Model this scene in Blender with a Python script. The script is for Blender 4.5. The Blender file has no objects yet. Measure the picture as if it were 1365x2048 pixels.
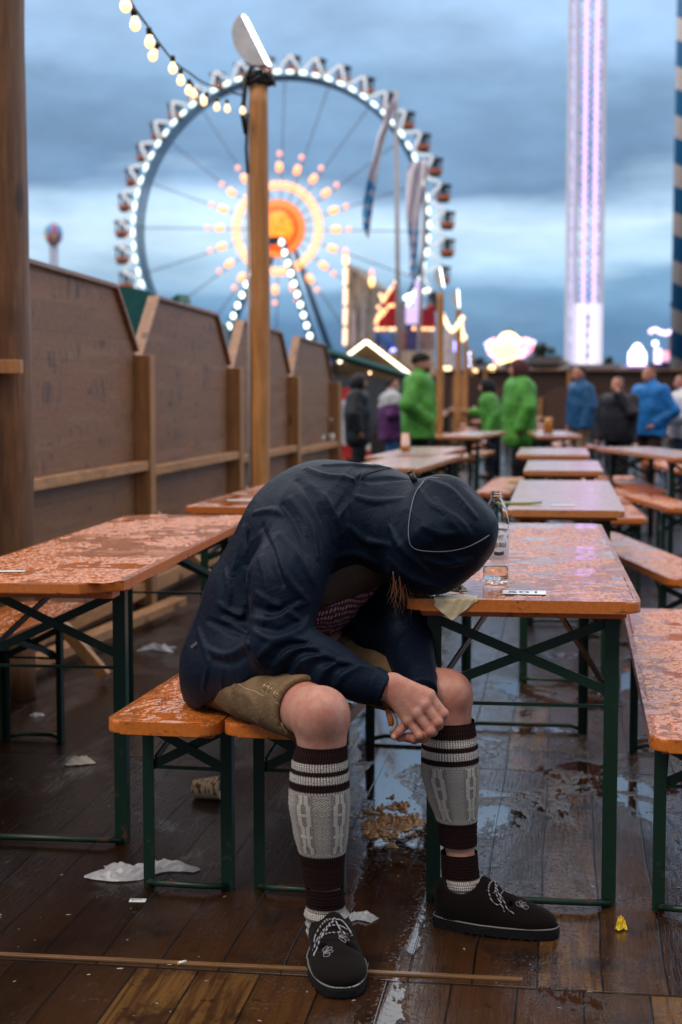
import bpy, bmesh, math, random
import numpy as np
from mathutils import Vector, Matrix
R = math.radians
random.seed(7); np.random.seed(7)
sc = bpy.context.scene
COL = sc.collection
# ------------------------------------------------------------ camera, world, sun, exposure
F = 3094.0; PIT = R(4.51); CAMZ = 1.3
cam_d = bpy.data.cameras.new('camera'); cam = bpy.data.objects.new('camera', cam_d); COL.objects.link(cam)
sc.camera = cam
cam.location = (0, 0, CAMZ); cam.rotation_euler = (R(90) - PIT, 0, 0)
cam_d.sensor_fit = 'VERTICAL'; cam_d.sensor_height = 36; cam_d.lens = 36 * F / 2048
cam_d.clip_start = .1; cam_d.clip_end = 3000
cam_d.dof.use_dof = True; cam_d.dof.focus_distance = 3.68; cam_d.dof.aperture_fstop = 3.6
sc.render.resolution_x = 682; sc.render.resolution_y = 1024
sc.view_settings.view_transform = 'Standard'; sc.view_settings.look = 'None'
sc.view_settings.exposure = .38; sc.view_settings.gamma = 1

def P(u, v, Y):
    dx = (u - 682.5) / F; dy = -(v - 1024) / F
    d = (dx, math.cos(PIT) + dy * math.sin(PIT), -math.sin(PIT) + dy * math.cos(PIT))
    t = Y / d[1]
    return Vector((d[0] * t, Y, CAMZ + d[2] * t))
def G(u, v, z=0.0):
    dx = (u - 682.5) / F; dy = -(v - 1024) / F
    d = (dx, math.cos(PIT) + dy * math.sin(PIT), -math.sin(PIT) + dy * math.cos(PIT))
    t = (z - CAMZ) / d[2]
    return Vector((d[0] * t, d[1] * t, z))

SUN_EL, SUN_AZ = R(52), R(222)      # soft glow high behind the camera's left
w = bpy.data.worlds.new('World'); sc.world = w; w.use_nodes = True
nt = w.node_tree; N = nt.nodes; L = nt.links
for n in list(N): N.remove(n)
out = N.new('ShaderNodeOutputWorld'); bg = N.new('ShaderNodeBackground'); bg.inputs[1].default_value = .1
L.new(bg.outputs[0], out.inputs[0])
tc = N.new('ShaderNodeTexCoord')
sep = N.new('ShaderNodeSeparateXYZ'); L.new(tc.outputs['Generated'], sep.inputs[0])
def wnoise(scale, mp, detail=6, rough=.55):
    m = N.new('ShaderNodeMapping'); m.inputs['Scale'].default_value = mp[:3]; m.inputs['Location'].default_value = mp[3:]
    L.new(tc.outputs['Generated'], m.inputs[0])
    n = N.new('ShaderNodeTexNoise'); n.inputs['Scale'].default_value = scale; n.inputs['Detail'].default_value = detail; n.inputs['Roughness'].default_value = rough
    L.new(m.outputs[0], n.inputs[0]); return n
def wmath(op, a, b, c=None, clamp=False):
    n = N.new('ShaderNodeMath'); n.operation = op; n.use_clamp = clamp
    for i, x in enumerate((a, b, c)):
        if x is None: continue
        if isinstance(x, (int, float)): n.inputs[i].default_value = x
        else: L.new(x, n.inputs[i])
    return n.outputs[0]
n1 = wnoise(5, (1, 1, 5.5, .3, .1, .2), 7, .5)
n2 = wnoise(2.3, (1, 1, 4, 2.1, .4, 1.2), 5, .5)
z = sep.outputs[2]
el = wmath('ADD', z, wmath('MULTIPLY', wmath('SUBTRACT', n1.outputs[0], .5), .11))
el = wmath('ADD', el, wmath('MULTIPLY', wmath('SUBTRACT', n2.outputs[0], .5), .09))
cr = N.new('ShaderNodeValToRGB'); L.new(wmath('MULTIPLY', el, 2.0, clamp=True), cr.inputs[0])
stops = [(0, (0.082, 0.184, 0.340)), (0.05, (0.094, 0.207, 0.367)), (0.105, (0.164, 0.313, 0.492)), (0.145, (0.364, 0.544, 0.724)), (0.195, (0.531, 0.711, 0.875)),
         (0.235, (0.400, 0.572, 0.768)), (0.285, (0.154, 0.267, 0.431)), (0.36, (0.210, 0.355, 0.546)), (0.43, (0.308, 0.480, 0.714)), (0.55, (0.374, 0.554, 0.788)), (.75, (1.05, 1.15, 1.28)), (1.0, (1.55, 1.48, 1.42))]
e = cr.color_ramp.elements
e[0].position = stops[0][0]; e[0].color = stops[0][1] + (1,)
e[1].position = stops[-1][0]; e[1].color = stops[-1][1] + (1,)
for p_, c_ in stops[1:-1]:
    q = e.new(p_); q.color = c_ + (1,)
n3 = wnoise(8, (1, 1, 2.3, 5, 3, 1), 6, .55)
mul = wmath('MULTIPLY_ADD', n3.outputs[0], 1.2, .40)
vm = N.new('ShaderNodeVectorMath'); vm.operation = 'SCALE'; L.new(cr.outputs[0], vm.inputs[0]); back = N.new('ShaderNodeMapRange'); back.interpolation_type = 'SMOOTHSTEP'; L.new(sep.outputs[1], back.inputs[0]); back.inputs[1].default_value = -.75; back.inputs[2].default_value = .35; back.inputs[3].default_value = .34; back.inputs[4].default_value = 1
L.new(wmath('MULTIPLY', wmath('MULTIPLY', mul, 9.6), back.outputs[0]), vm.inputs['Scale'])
sky = N.new('ShaderNodeTexSky'); sky.sky_type = 'NISHITA'; sky.sun_disc = False
sky.sun_elevation = SUN_EL; sky.sun_rotation = SUN_AZ; sky.air_density = 1.2; sky.dust_density = 1.0
vs = N.new('ShaderNodeVectorMath'); vs.operation = 'SCALE'; L.new(sky.outputs[0], vs.inputs[0]); vs.inputs['Scale'].default_value = .03
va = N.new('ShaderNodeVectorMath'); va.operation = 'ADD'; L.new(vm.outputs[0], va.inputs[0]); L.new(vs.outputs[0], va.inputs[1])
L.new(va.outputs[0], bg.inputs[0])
sd = bpy.data.lights.new('sun', 'SUN'); sd.energy = 1.15; sd.angle = R(20); sd.color = (1, .80, .62)
so = bpy.data.objects.new('sun', sd); COL.objects.link(so)
sv = Vector((math.sin(SUN_AZ) * math.cos(SUN_EL), math.cos(SUN_AZ) * math.cos(SUN_EL), math.sin(SUN_EL)))
so.rotation_euler = sv.to_track_quat('Z', 'Y').to_euler()

# ------------------------------------------------------------ object helpers
def tag(o, label=None, cat=None, group=None, kind=None):
    if label: o['label'] = label
    if cat: o['category'] = cat
    if group: o['group'] = group
    if kind: o['kind'] = kind
    return o
def empty(name, loc=(0, 0, 0), rz=0, label=None, cat=None, group=None):
    o = bpy.data.objects.new(name, None); COL.objects.link(o); o.location = loc; o.rotation_euler = (0, 0, rz)
    o.empty_display_size = .1
    return tag(o, label, cat, group)
def mesh_obj(name, me, mat, parent=None, smooth=False):
    o = bpy.data.objects.new(name, me); COL.objects.link(o)
    for m in (mat if isinstance(mat, (list, tuple)) else [mat]): me.materials.append(m)
    if smooth: me.polygons.foreach_set('use_smooth', [True] * len(me.polygons))
    if parent: o.parent = parent
    return o
class MB:
    def __init__(s): s.bm = bmesh.new()
    def box(s, c, d, M=None, bev=0, mi=0):
        ret = bmesh.ops.create_cube(s.bm, size=1)
        T = Matrix.Translation(c) @ (M.to_4x4() if M else Matrix()) @ Matrix.Diagonal((*d, 1))
        bmesh.ops.transform(s.bm, matrix=T, verts=ret['verts'])
        fs = {f for v in ret['verts'] for f in v.link_faces}
        for f in fs: f.material_index = mi
        if bev:
            es = {e for v in ret['verts'] for e in v.link_edges}
            bmesh.ops.bevel(s.bm, geom=list(es), offset=bev, segments=2, affect='EDGES', profile=.6)
        return s
    def bar(s, a, b, w_, h_, up=(0, 0, 1), bev=0, mi=0):
        a = Vector(a); b = Vector(b); d = b - a; y = d.normalized(); u = Vector(up)
        x = y.cross(u)
        if x.length < 1e-4: x = y.cross(Vector((1, 0, 0)))
        x.normalize(); zz = x.cross(y)
        M = Matrix((x, y, zz)).transposed()
        return s.box((a + b) / 2, (w_, d.length, h_), M, bev, mi)
    def tube(s, pts, r, seg=8, caps=True, mi=0):
        pts = [Vector(p) for p in pts]; n = len(pts)
        rs = r if isinstance(r, (list, tuple)) else [r] * n
        rings = []; prev = None
        for i, p in enumerate(pts):
            t = (pts[min(i + 1, n - 1)] - pts[max(i - 1, 0)]).normalized()
            if prev is None:
                x = t.cross(Vector((0, 0, 1)))
                if x.length < .05: x = t.cross(Vector((1, 0, 0)))
            else: x = prev - t * prev.dot(t)
            x.normalize(); prev = x; y = t.cross(x)
            rings.append([s.bm.verts.new(p + (x * math.cos(2 * math.pi * k / seg) + y * math.sin(2 * math.pi * k / seg)) * rs[i]) for k in range(seg)])
        for i in range(n - 1):
            for k in range(seg):
                f = s.bm.faces.new((rings[i][k], rings[i][(k + 1) % seg], rings[i + 1][(k + 1) % seg], rings[i + 1][k])); f.material_index = mi; f.smooth = True
        if caps:
            s.bm.faces.new(rings[0][::-1]).material_index = mi; s.bm.faces.new(rings[-1]).material_index = mi
        return s
    def ball(s, c, r, seg=10, scale=(1, 1, 1), mi=0):
        ret = bmesh.ops.create_uvsphere(s.bm, u_segments=seg, v_segments=max(4, seg // 2 + 1), radius=r)
        bmesh.ops.transform(s.bm, matrix=Matrix.Translation(c) @ Matrix.Diagonal((*scale, 1)), verts=ret['verts'])
        for f in {f for v in ret['verts'] for f in v.link_faces}: f.smooth = True; f.material_index = mi
        return s
    def prism(s, poly, a, b, mi=0, bev=0):
        """poly: list of 3D points (planar), extruded by vector b-a"""
        off = Vector(b) - Vector(a)
        v0 = [s.bm.verts.new(Vector(p)) for p in poly]; v1 = [s.bm.verts.new(Vector(p) + off) for p in poly]
        fs = [s.bm.faces.new(v0[::-1]), s.bm.faces.new(v1)]
        n = len(poly)
        for i in range(n): fs.append(s.bm.faces.new((v0[i], v0[(i + 1) % n], v1[(i + 1) % n], v1[i])))
        for f in fs: f.material_index = mi
        if bev: bmesh.ops.bevel(s.bm, geom=list({e for f in fs for e in f.edges}), offset=bev, segments=2, affect='EDGES', profile=.6)
        return s
    def lathe(s, prof, c=(0, 0, 0), seg=24, mi=0):
        c = Vector(c); rings = []
        for r, zz in prof:
            rings.append([s.bm.verts.new(c + Vector((r * math.cos(2 * math.pi * k / seg), r * math.sin(2 * math.pi * k / seg), zz))) for k in range(seg)])
        for i in range(len(prof) - 1):
            for k in range(seg):
                f = s.bm.faces.new((rings[i][k], rings[i][(k + 1) % seg], rings[i + 1][(k + 1) % seg], rings[i + 1][k])); f.smooth = True; f.material_index = mi
        if prof[0][0] > 1e-4: s.bm.faces.new(rings[0][::-1])
        if prof[-1][0] > 1e-4: s.bm.faces.new(rings[-1])
        return s
    def build(s, name, mat, parent=None, smooth=False):
        bmesh.ops.recalc_face_normals(s.bm, faces=s.bm.faces[:])
        me = bpy.data.meshes.new(name); s.bm.to_mesh(me); s.bm.free()
        return mesh_obj(name, me, mat, parent, smooth)
def copy_tree(o, parent=None, label=None, group=None):
    c = o.copy(); COL.objects.link(c)
    if parent: c.parent = parent
    if label: c['label'] = label
    if group: c['group'] = group
    for ch in list(o.children): copy_tree(ch, c)
    return c
def text_mesh(s, size, depth=.0006, align='CENTER'):
    cu = bpy.data.curves.new('writing', 'FONT'); cu.body = s; cu.size = size; cu.extrude = depth; cu.align_x = align
    o = bpy.data.objects.new('writing', cu); COL.objects.link(o)
    bpy.context.view_layer.update()
    me = bpy.data.meshes.new_from_object(o.evaluated_get(bpy.context.evaluated_depsgraph_get()))
    bpy.data.objects.remove(o); return me

# ------------------------------------------------------------ signed-distance sculpting
def seg_d(Q, a, b, ra, rb, flat=None):
    a = np.asarray(a, np.float32); b = np.asarray(b, np.float32); ab = b - a
    pa = [Q[i] - a[i] for i in range(3)]
    t = np.clip((pa[0] * ab[0] + pa[1] * ab[1] + pa[2] * ab[2]) / max(float(ab @ ab), 1e-9), 0, 1)
    d = [pa[i] - t * ab[i] for i in range(3)]
    r = ra + (rb - ra) * t
    if flat is not None:
        ax, k = flat; ax = np.asarray(ax, np.float32); ax = ax / np.linalg.norm(ax)
        c = d[0] * ax[0] + d[1] * ax[1] + d[2] * ax[2]
        g = (1 / k - 1) * c
        d = [d[i] + g * ax[i] for i in range(3)]
        return (np.sqrt(d[0]**2 + d[1]**2 + d[2]**2) - r) * min(1, k)
    return np.sqrt(d[0]**2 + d[1]**2 + d[2]**2) - r
def smin(a, b, k):
    h = np.maximum(k - np.abs(a - b), 0) / k
    return np.minimum(a, b) - h * h * k * .25
def smax(a, b, k): return -smin(-a, -b, k)
def ell(Q, c, r, M=None):
    d = [Q[i] - np.float32(c[i]) for i in range(3)]
    if M is not None:
        M = np.asarray(M, np.float32); d = [M[i][0] * d[0] + M[i][1] * d[1] + M[i][2] * d[2] for i in range(3)]
    k = np.sqrt((d[0] / r[0])**2 + (d[1] / r[1])**2 + (d[2] / r[2])**2)
    return (k - 1) * min(r)
def sdf_mesh(fn, lo, hi, h, chunk=40):
    ax = [np.arange(lo[i], hi[i] + h, h, dtype=np.float32) for i in range(3)]
    nx, ny, nz = map(len, ax)
    V = np.empty((nx, ny, nz), np.float32)
    st = 4                                   # coarse pass, then only the cells near the surface
    ca_ = [np.arange(lo[i] + 1.5 * h, hi[i] + (st + 1) * h, st * h, dtype=np.float32) for i in range(3)]
    Cv = np.asarray(fn(np.meshgrid(*ca_, indexing='ij')), np.float32)
    V = np.repeat(np.repeat(np.repeat(Cv, st, 0), st, 1), st, 2)[:nx, :ny, :nz].copy()
    m_ = np.abs(V) < st * h * 2.6 + .004
    I_ = np.nonzero(m_)
    V[I_] = fn([ax[k][I_[k]] for k in range(3)])
    S = V < 0
    cs = (nx - 1, ny - 1, nz - 1)
    acc = np.zeros(cs + (3,), np.float32); cnt = np.zeros(cs, np.float32)
    for axis in range(3):
        o1, o2 = [a for a in range(3) if a != axis]
        for i in (0, 1):
            for j in (0, 1):
                s0 = [None] * 3; s1 = [None] * 3
                s0[axis] = slice(0, cs[axis]); s1[axis] = slice(1, cs[axis] + 1)
                s0[o1] = s1[o1] = slice(i, cs[o1] + i); s0[o2] = s1[o2] = slice(j, cs[o2] + j)
                a = V[tuple(s0)]; b = V[tuple(s1)]
                m = (a < 0) != (b < 0)
                t = np.where(m, a / np.where(m, a - b, 1), 0)
                acc[..., axis] += t * m; acc[..., o1] += i * m; acc[..., o2] += j * m; cnt += m
    act = cnt > 0
    idx = -np.ones(cs, np.int64); idx[act] = np.arange(act.sum())
    ijk = np.argwhere(act)
    vs_ = acc[act] / cnt[act][:, None]
    verts = (ijk + vs_) * h + np.array([ax[0][0], ax[1][0], ax[2][0]])
    faces = []
    for axis in range(3):
        o1, o2 = [(1, 2), (2, 0), (0, 1)][axis]
        s0 = [slice(None)] * 3; s1 = [slice(None)] * 3
        s0[axis] = slice(0, -1); s1[axis] = slice(1, None)
        a = S[tuple(s0)]; b = S[tuple(s1)]
        e_ = np.argwhere(a != b)
        if not len(e_): continue
        ok = (e_[:, o1] > 0) & (e_[:, o2] > 0) & (e_[:, o1] < cs[o1]) & (e_[:, o2] < cs[o2])
        e_ = e_[ok]
        def gi(d1, d2):
            q = e_.copy(); q[:, o1] -= d1; q[:, o2] -= d2
            return idx[q[:, 0], q[:, 1], q[:, 2]]
        quad = np.stack([gi(1, 1), gi(0, 1), gi(0, 0), gi(1, 0)], 1)
        ins = a[e_[:, 0], e_[:, 1], e_[:, 2]]
        quad[~ins] = quad[~ins][:, ::-1]
        faces.append(quad)
    return verts, np.concatenate(faces)
def vnoise(p, s, seed):
    q = p * s; i = np.floor(q).astype(np.int64); f = q - i; f = f * f * (3 - 2 * f)
    def hsh(a):
        n = (a[:, 0] * 374761393 + a[:, 1] * 668265263 + a[:, 2] * 2147483647 + seed * 974711) & 0xffffffff
        n = ((n ^ (n >> 13)) * 1274126177) & 0xffffffff
        return ((n ^ (n >> 16)) & 0xffff) / 65535.0
    r = 0
    for dx in (0, 1):
        for dy in (0, 1):
            for dz in (0, 1):
                w_ = np.where(dx, f[:, 0], 1 - f[:, 0]) * np.where(dy, f[:, 1], 1 - f[:, 1]) * np.where(dz, f[:, 2], 1 - f[:, 2])
                r = r + w_ * hsh(i + np.array([dx, dy, dz]))
    return r
def height_sheet(name, x0, x1, y0, y1, step, hfn, z0, mat, parent=None):
    """a film of liquid as a height field; only the cells that stand above the surface are kept"""
    xs = np.arange(x0, x1, step); ys = np.arange(y0, y1, step); X, Y = np.meshgrid(xs, ys, indexing='ij')
    p = np.stack([X.ravel(), Y.ravel(), np.zeros(X.size)], 1); hh = hfn(p)
    v = p.copy(); v[:, 2] = z0 + np.maximum(hh, -.0006)
    n, m = X.shape; a = np.arange(n * m).reshape(n, m)
    q = np.stack([a[:-1, :-1], a[1:, :-1], a[1:, 1:], a[:-1, 1:]], -1).reshape(-1, 4)
    q = q[(hh[q] > 0).any(1)]
    u, inv = np.unique(q, return_inverse=True)
    return mesh_obj(name, np_mesh(name, v[u], inv.reshape(-1, 4)), mat, parent)
def sstep(x, a, b): t = np.clip((x - a) / (b - a), 0, 1); return t * t * (3 - 2 * t)
def np_mesh(name, verts, faces):
    me = bpy.data.meshes.new(name)
    me.vertices.add(len(verts)); me.vertices.foreach_set('co', np.asarray(verts, np.float32).ravel())
    nf = len(faces); me.loops.add(nf * 4); me.loops.foreach_set('vertex_index', np.asarray(faces, np.int32).ravel())
    me.polygons.add(nf); me.polygons.foreach_set('loop_start', np.arange(nf, dtype=np.int32) * 4); me.polygons.foreach_set('loop_total', np.full(nf, 4, np.int32))
    me.polygons.foreach_set('use_smooth', np.ones(nf, bool))
    me.update(calc_edges=True); me.validate(); return me
def merge_vf(parts):
    vs_, fs_, o = [], [], 0
    for v, f in parts: vs_.append(v); fs_.append(f + o); o += len(v)
    return np.concatenate(vs_), np.concatenate(fs_)
def q1(p): return [np.array([p[i]], np.float32) for i in range(3)]
CAMP = np.array([0, 0, CAMZ])
def trace(fn, u, v, t0=2.8, t1=5.5):
    """point where the sight line through (u, v) meets the surface fn = 0"""
    d = np.array(P(u, v, 1.0)) - CAMP; d = d / np.linalg.norm(d); t = t0
    for _ in range(200):
        s = float(fn(q1(CAMP + d * t))[0])
        if s < .0006: return CAMP + d * t
        t += max(s * .7, .0008)
        if t > t1: break
    return None

# ------------------------------------------------------------ materials
class MT:
    """small node helper"""
    def __init__(s, name):
        s.m = bpy.data.materials.new(name); s.m.use_nodes = True; s.nt = s.m.node_tree; s.N = s.nt.nodes; s.L = s.nt.links
        s.b = s.N['Principled BSDF']; s.tc = s.N.new('ShaderNodeTexCoord')
    def set(s, k, v):
        i = s.b.inputs[k]
        if hasattr(v, 'is_linked') or isinstance(v, bpy.types.NodeSocket): s.L.new(v, i)
        else: i.default_value = (tuple(v) + (1,)) if isinstance(v, (tuple, list)) and len(v) == 3 and len(getattr(i, 'default_value', ())) == 4 else v
        return s
    def co(s, kind='Object', scale=(1, 1, 1), rot=(0, 0, 0), loc=(0, 0, 0)):
        m = s.N.new('ShaderNodeMapping'); m.inputs['Scale'].default_value = scale; m.inputs['Rotation'].default_value = rot; m.inputs['Location'].default_value = loc
        s.L.new(s.tc.outputs[kind], m.inputs[0]); return m.outputs[0]
    def noise(s, vec, scale=5, detail=4, rough=.55, dist=0):
        n = s.N.new('ShaderNodeTexNoise'); n.inputs['Scale'].default_value = scale; n.inputs['Detail'].default_value = detail
        n.inputs['Roughness'].default_value = rough; n.inputs['Distortion'].default_value = dist; s.L.new(vec, n.inputs[0]); return n.outputs[0]
    def vor(s, vec, scale=5, feat='F1', out='Distance', rnd=1):
        n = s.N.new('ShaderNodeTexVoronoi'); n.feature = feat; n.inputs['Scale'].default_value = scale; n.inputs['Randomness'].default_value = rnd; s.L.new(vec, n.inputs[0]); return n.outputs[out]
    def math(s, op, a, b=0, c=None, clamp=False):
        n = s.N.new('ShaderNodeMath'); n.operation = op; n.use_clamp = clamp
        for i, x in enumerate((a, b, c)):
            if x is None: continue
            if isinstance(x, (int, float)): n.inputs[i].default_value = x
            else: s.L.new(x, n.inputs[i])
        return n.outputs[0]
    def ss(s, x, lo, hi):
        n = s.N.new('ShaderNodeMapRange'); n.interpolation_type = 'SMOOTHSTEP'
        s.L.new(x, n.inputs[0])
        for i, q in ((1, lo), (2, hi)):
            if isinstance(q, (int, float)): n.inputs[i].default_value = q
            else: s.L.new(q, n.inputs[i])
        return n.outputs[0]
    def mix(s, f, a, b):
        n = s.N.new('ShaderNodeMix'); n.data_type = 'RGBA'
        for sk, x in ((n.inputs[0], f), (n.inputs[6], a), (n.inputs[7], b)):
            if isinstance(x, (int, float)): sk.default_value = x
            elif isinstance(x, tuple): sk.default_value = x + (1,)
            else: s.L.new(x, sk)
        return n.outputs[2]
    def fmix(s, f, a, b):
        n = s.N.new('ShaderNodeMix'); n.data_type = 'FLOAT'
        for sk, x in ((n.inputs[0], f), (n.inputs[2], a), (n.inputs[3], b)):
            if isinstance(x, (int, float)): sk.default_value = x
            else: s.L.new(x, sk)
        return n.outputs[0]
    def sep(s, vec):
        n = s.N.new('ShaderNodeSeparateXYZ'); s.L.new(vec, n.inputs[0]); return n.outputs
    def comb(s, x, y, z):
        n = s.N.new('ShaderNodeCombineXYZ')
        for i, q in enumerate((x, y, z)):
            if isinstance(q, (int, float)): n.inputs[i].default_value = q
            else: s.L.new(q, n.inputs[i])
        return n.outputs[0]
    def wn(s, vec, dim='2D'):
        n = s.N.new('ShaderNodeTexWhiteNoise'); n.noise_dimensions = dim; s.L.new(vec, n.inputs['Vector'] if dim != '1D' else n.inputs['W']); return n.outputs[0]
    def bump(s, h, dist=.01, strength=1, nrm=None):
        n = s.N.new('ShaderNodeBump'); n.inputs['Strength'].default_value = strength; n.inputs['Distance'].default_value = dist
        s.L.new(h, n.inputs['Height'])
        if nrm is not None: s.L.new(nrm, n.inputs['Normal'])
        s.L.new(n.outputs[0], s.b.inputs['Normal']); return n.outputs[0]
def simple(name, c, rough=.5, metal=0, var=.15, nscale=8, bump=0, bscale=60, coat=0, spec=.5):
    t = MT(name); v = t.co()
    n = t.noise(v, nscale, 5)
    a = tuple(x * (1 - var) for x in c); b = tuple(min(1, x * (1 + var)) for x in c)
    t.set('Base Color', t.mix(t.ss(n, .3, .7), a, b)); t.set('Roughness', rough); t.set('Metallic', metal); t.set('Coat Weight', coat); t.set('Specular IOR Level', spec)
    if bump: t.bump(t.noise(v, bscale, 4), bump)
    return t.m
def glow(name, c, st, base=(.8, .8, .8)):
    t = MT(name); t.set('Base Color', base); t.set('Emission Color', c); t.set('Emission Strength', st); return t.m
# ------------------------------------------------------------ shared materials
def wood_mat(name, c, dark, along='Z', rough=.55, gs=14, stain=.4, knots=True):
    t = MT(name); k = {'X': (.08, 1, 1), 'Y': (1, .08, 1), 'Z': (1, 1, .08)}[along]
    v = t.co(scale=k); g = t.noise(v, gs * 4, 6, .65, .6); g2 = t.noise(v, gs, 3, .5, 1.0)
    big = t.noise(t.co(), 2.2, 4)
    col = t.mix(t.ss(g, .3, .72), dark, c)
    col = t.mix(t.math('MULTIPLY', t.ss(g2, .45, .7), .45), col, tuple(x * .55 for x in c))
    col = t.mix(t.math('MULTIPLY', t.ss(big, .5, .75), stain), col, tuple(x * .4 for x in dark))
    if knots:
        kv = t.vor(t.co(scale={'X': (.35, 1, 1), 'Y': (1, .35, 1), 'Z': (1, 1, .35)}[along]), 5.5)
        col = t.mix(t.math('MULTIPLY', t.ss(kv, .20, .08), .85), col, tuple(x * .16 for x in c))
    t.set('Base Color', col); t.set('Roughness', t.fmix(t.ss(big, .4, .7), rough, rough * .6)); t.bump(g, .002, .6)
    return t.m
M = {}
M['log'] = wood_mat('log_wood', (.24, .11, .042), (.12, .052, .02), 'Z', .5, 10, .7)
M['pole'] = wood_mat('pole_wood', (.60, .29, .10), (.40, .175, .055), 'Z', .5, 10, .25)
M['post'] = wood_mat('post_wood', (.50, .25, .10), (.33, .15, .06), 'Z', .5, 12, .35)
M['rail'] = wood_mat('rail_wood', (.56, .28, .12), (.38, .18, .075), 'Y', .5, 12, .3)
M['cap'] = wood_mat('cap_wood', (.40, .22, .13), (.22, .11, .065), 'Y', .4, 12, .3)
def panel_mat():
    t = MT('panel_board'); v = t.co(); x, y, zz = t.sep(v)
    bz = t.math('FLOOR', t.math('DIVIDE', zz, .145)); fz = t.math('FRACT', t.math('DIVIDE', zz, .145))
    rnd = t.wn(t.comb(bz, 3, 0)); band = t.noise(t.co(scale=(.2, .25, 3.5)), 3, 3)
    g = t.noise(t.co(scale=(1, .1, 1.2)), 60, 5, .7)
    col = t.mix(t.ss(g, .3, .75), (.205, .085, .037), (.305, .145, .070))
    col = t.mix(t.math('MULTIPLY', rnd, .35), col, (.15, .078, .045))
    col = t.mix(t.math('MULTIPLY', t.ss(band, .52, .66), .35), col, (.33, .185, .10))
    vb = t.vor(t.co(scale=(1, 1.6, 1.0)), 7.5)
    w_ = t.noise(t.co(scale=(1, 3.5, 1)), 6, 3, .5, .8)
    bl = t.math('MULTIPLY', t.ss(w_, .52, .60), t.ss(t.noise(t.co(scale=(.3, .5, 3)), 4, 2), .5, .6))
    col = t.mix(t.math('MULTIPLY', bl, .85), col, (.075, .042, .028))
    seam = t.ss(t.math('ABSOLUTE', t.math('SUBTRACT', fz, .5)), .485, .5)
    col = t.mix(t.math('MULTIPLY', seam, .6), col, (.06, .033, .02))
    t.set('Base Color', col); t.set('Roughness', .5)
    t.bump(t.math('SUBTRACT', t.math('ADD', t.math('MULTIPLY', g, .4), t.math('MULTIPLY', w_, .8)), seam), .004, .6)
    return t.m
M['panel'] = panel_mat()
def table_mat(name, water=.5, seed=0.0, base=(.56, .165, .032)):
    t = MT(name); v = t.co(loc=(seed, seed * 1.7, 0)); x, y, zz = t.sep(t.tc.outputs['Object'])
    g = t.noise(t.co(scale=(1, .06, 1)), 90, 4, .6)
    col = t.mix(t.ss(g, .3, .7), tuple(q * .8 for q in base), base)
    wear = t.ss(t.noise(t.co(loc=(seed * 3, 0, 0)), 9, 7, .7), .60, .68)
    col = t.mix(t.math('MULTIPLY', wear, .4), col, (.09, .035, .02))
    gm = t.N.new('ShaderNodeNewGeometry'); nz = t.sep(gm.outputs['Normal'])[2]; topm = t.ss(nz, .75, .95)
    # battered edges
    edge = t.ss(t.noise(t.co(scale=(1, 1, 2)), 22, 6, .7), .585, .66)
    sidem = t.math('SUBTRACT', 1, topm)
    col = t.mix(t.math('MULTIPLY', t.math('MULTIPLY', edge, sidem), .75), col, (.055, .03, .022))
    # standing water: flat pools between beaded drops
    pool = t.ss(t.noise(v, 6.5, 5, .6), .54 - .0 * water, .56)
    n1 = t.noise(t.co(scale=(1, .55, 1), loc=(seed, 0, 0)), 34, 4, .6, 1.2)
    n2 = t.noise(v, 120, 3, .6, .5)
    bead = t.ss(t.math('ADD', t.math('MULTIPLY', n1, .6), t.math('MULTIPLY', n2, .4)), .42, .58)
    h = t.math('MULTIPLY', bead, t.math('MULTIPLY_ADD', pool, -.93, 1.0))
    h = t.math('MULTIPLY', t.math('ADD', h, t.math('MULTIPLY', pool, .8)), topm)
    rough = t.fmix(t.math('MULTIPLY', topm, pool), .24, .05)
    t.set('Base Color', col); t.set('Roughness', rough); t.set('IOR', 1.5); t.set('Coat Weight', t.math('MULTIPLY', topm, .3 if seed < 5 else 1.0)); t.set('Coat Roughness', .16 if seed < 5 else .24); t.set('Specular IOR Level', .5 if seed < 5 else .3)
    t.bump(h, .0085 * water * 2, 1.0)
    return t.m
M['t_wet'] = table_mat('wet_tabletop', .62)
M['t_wet2'] = table_mat('beaded_tabletop', .8, 3.3, (.60, .185, .045))
M['t_far'] = table_mat('far_tabletop', .16, 6.1, (.56, .22, .08))
M['t_bench'] = table_mat('bench_seat', .65, 1.9, (.60, .17, .028))
def paint_mat():
    t = MT('green_steel'); n = t.noise(t.co(), 26, 6, .7); lowz = t.ss(t.sep(t.tc.outputs['Object'])[2], .16, .0); r = t.ss(t.math('ADD', n, t.math('MULTIPLY', lowz, .06)), .60, .68)
    t.set('Base Color', t.mix(r, (.006, .027, .018), (.06, .03, .018))); t.set('Roughness', t.fmix(r, .38, .7)); t.set('Specular IOR Level', .35); t.bump(n, .0012, .5); return t.m
M['green'] = paint_mat()
M['black'] = simple('black_plastic', (.012, .012, .014), .45)
M['steel'] = simple('grey_metal', (.45, .47, .50), .35, .6)
M['white_paint'] = simple('white_paint', (.62, .64, .70), .4)
M['conduit'] = simple('grey_conduit', (.42, .38, .36), .45)
M['paper'] = simple('wet_paper', (.66, .64, .62), .35, bump=.004, bscale=45)
M['label'] = simple('sticker_paper', (.74, .80, .86), .3)
M['ink'] = simple('ink', (.02, .02, .03), .5)

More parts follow.
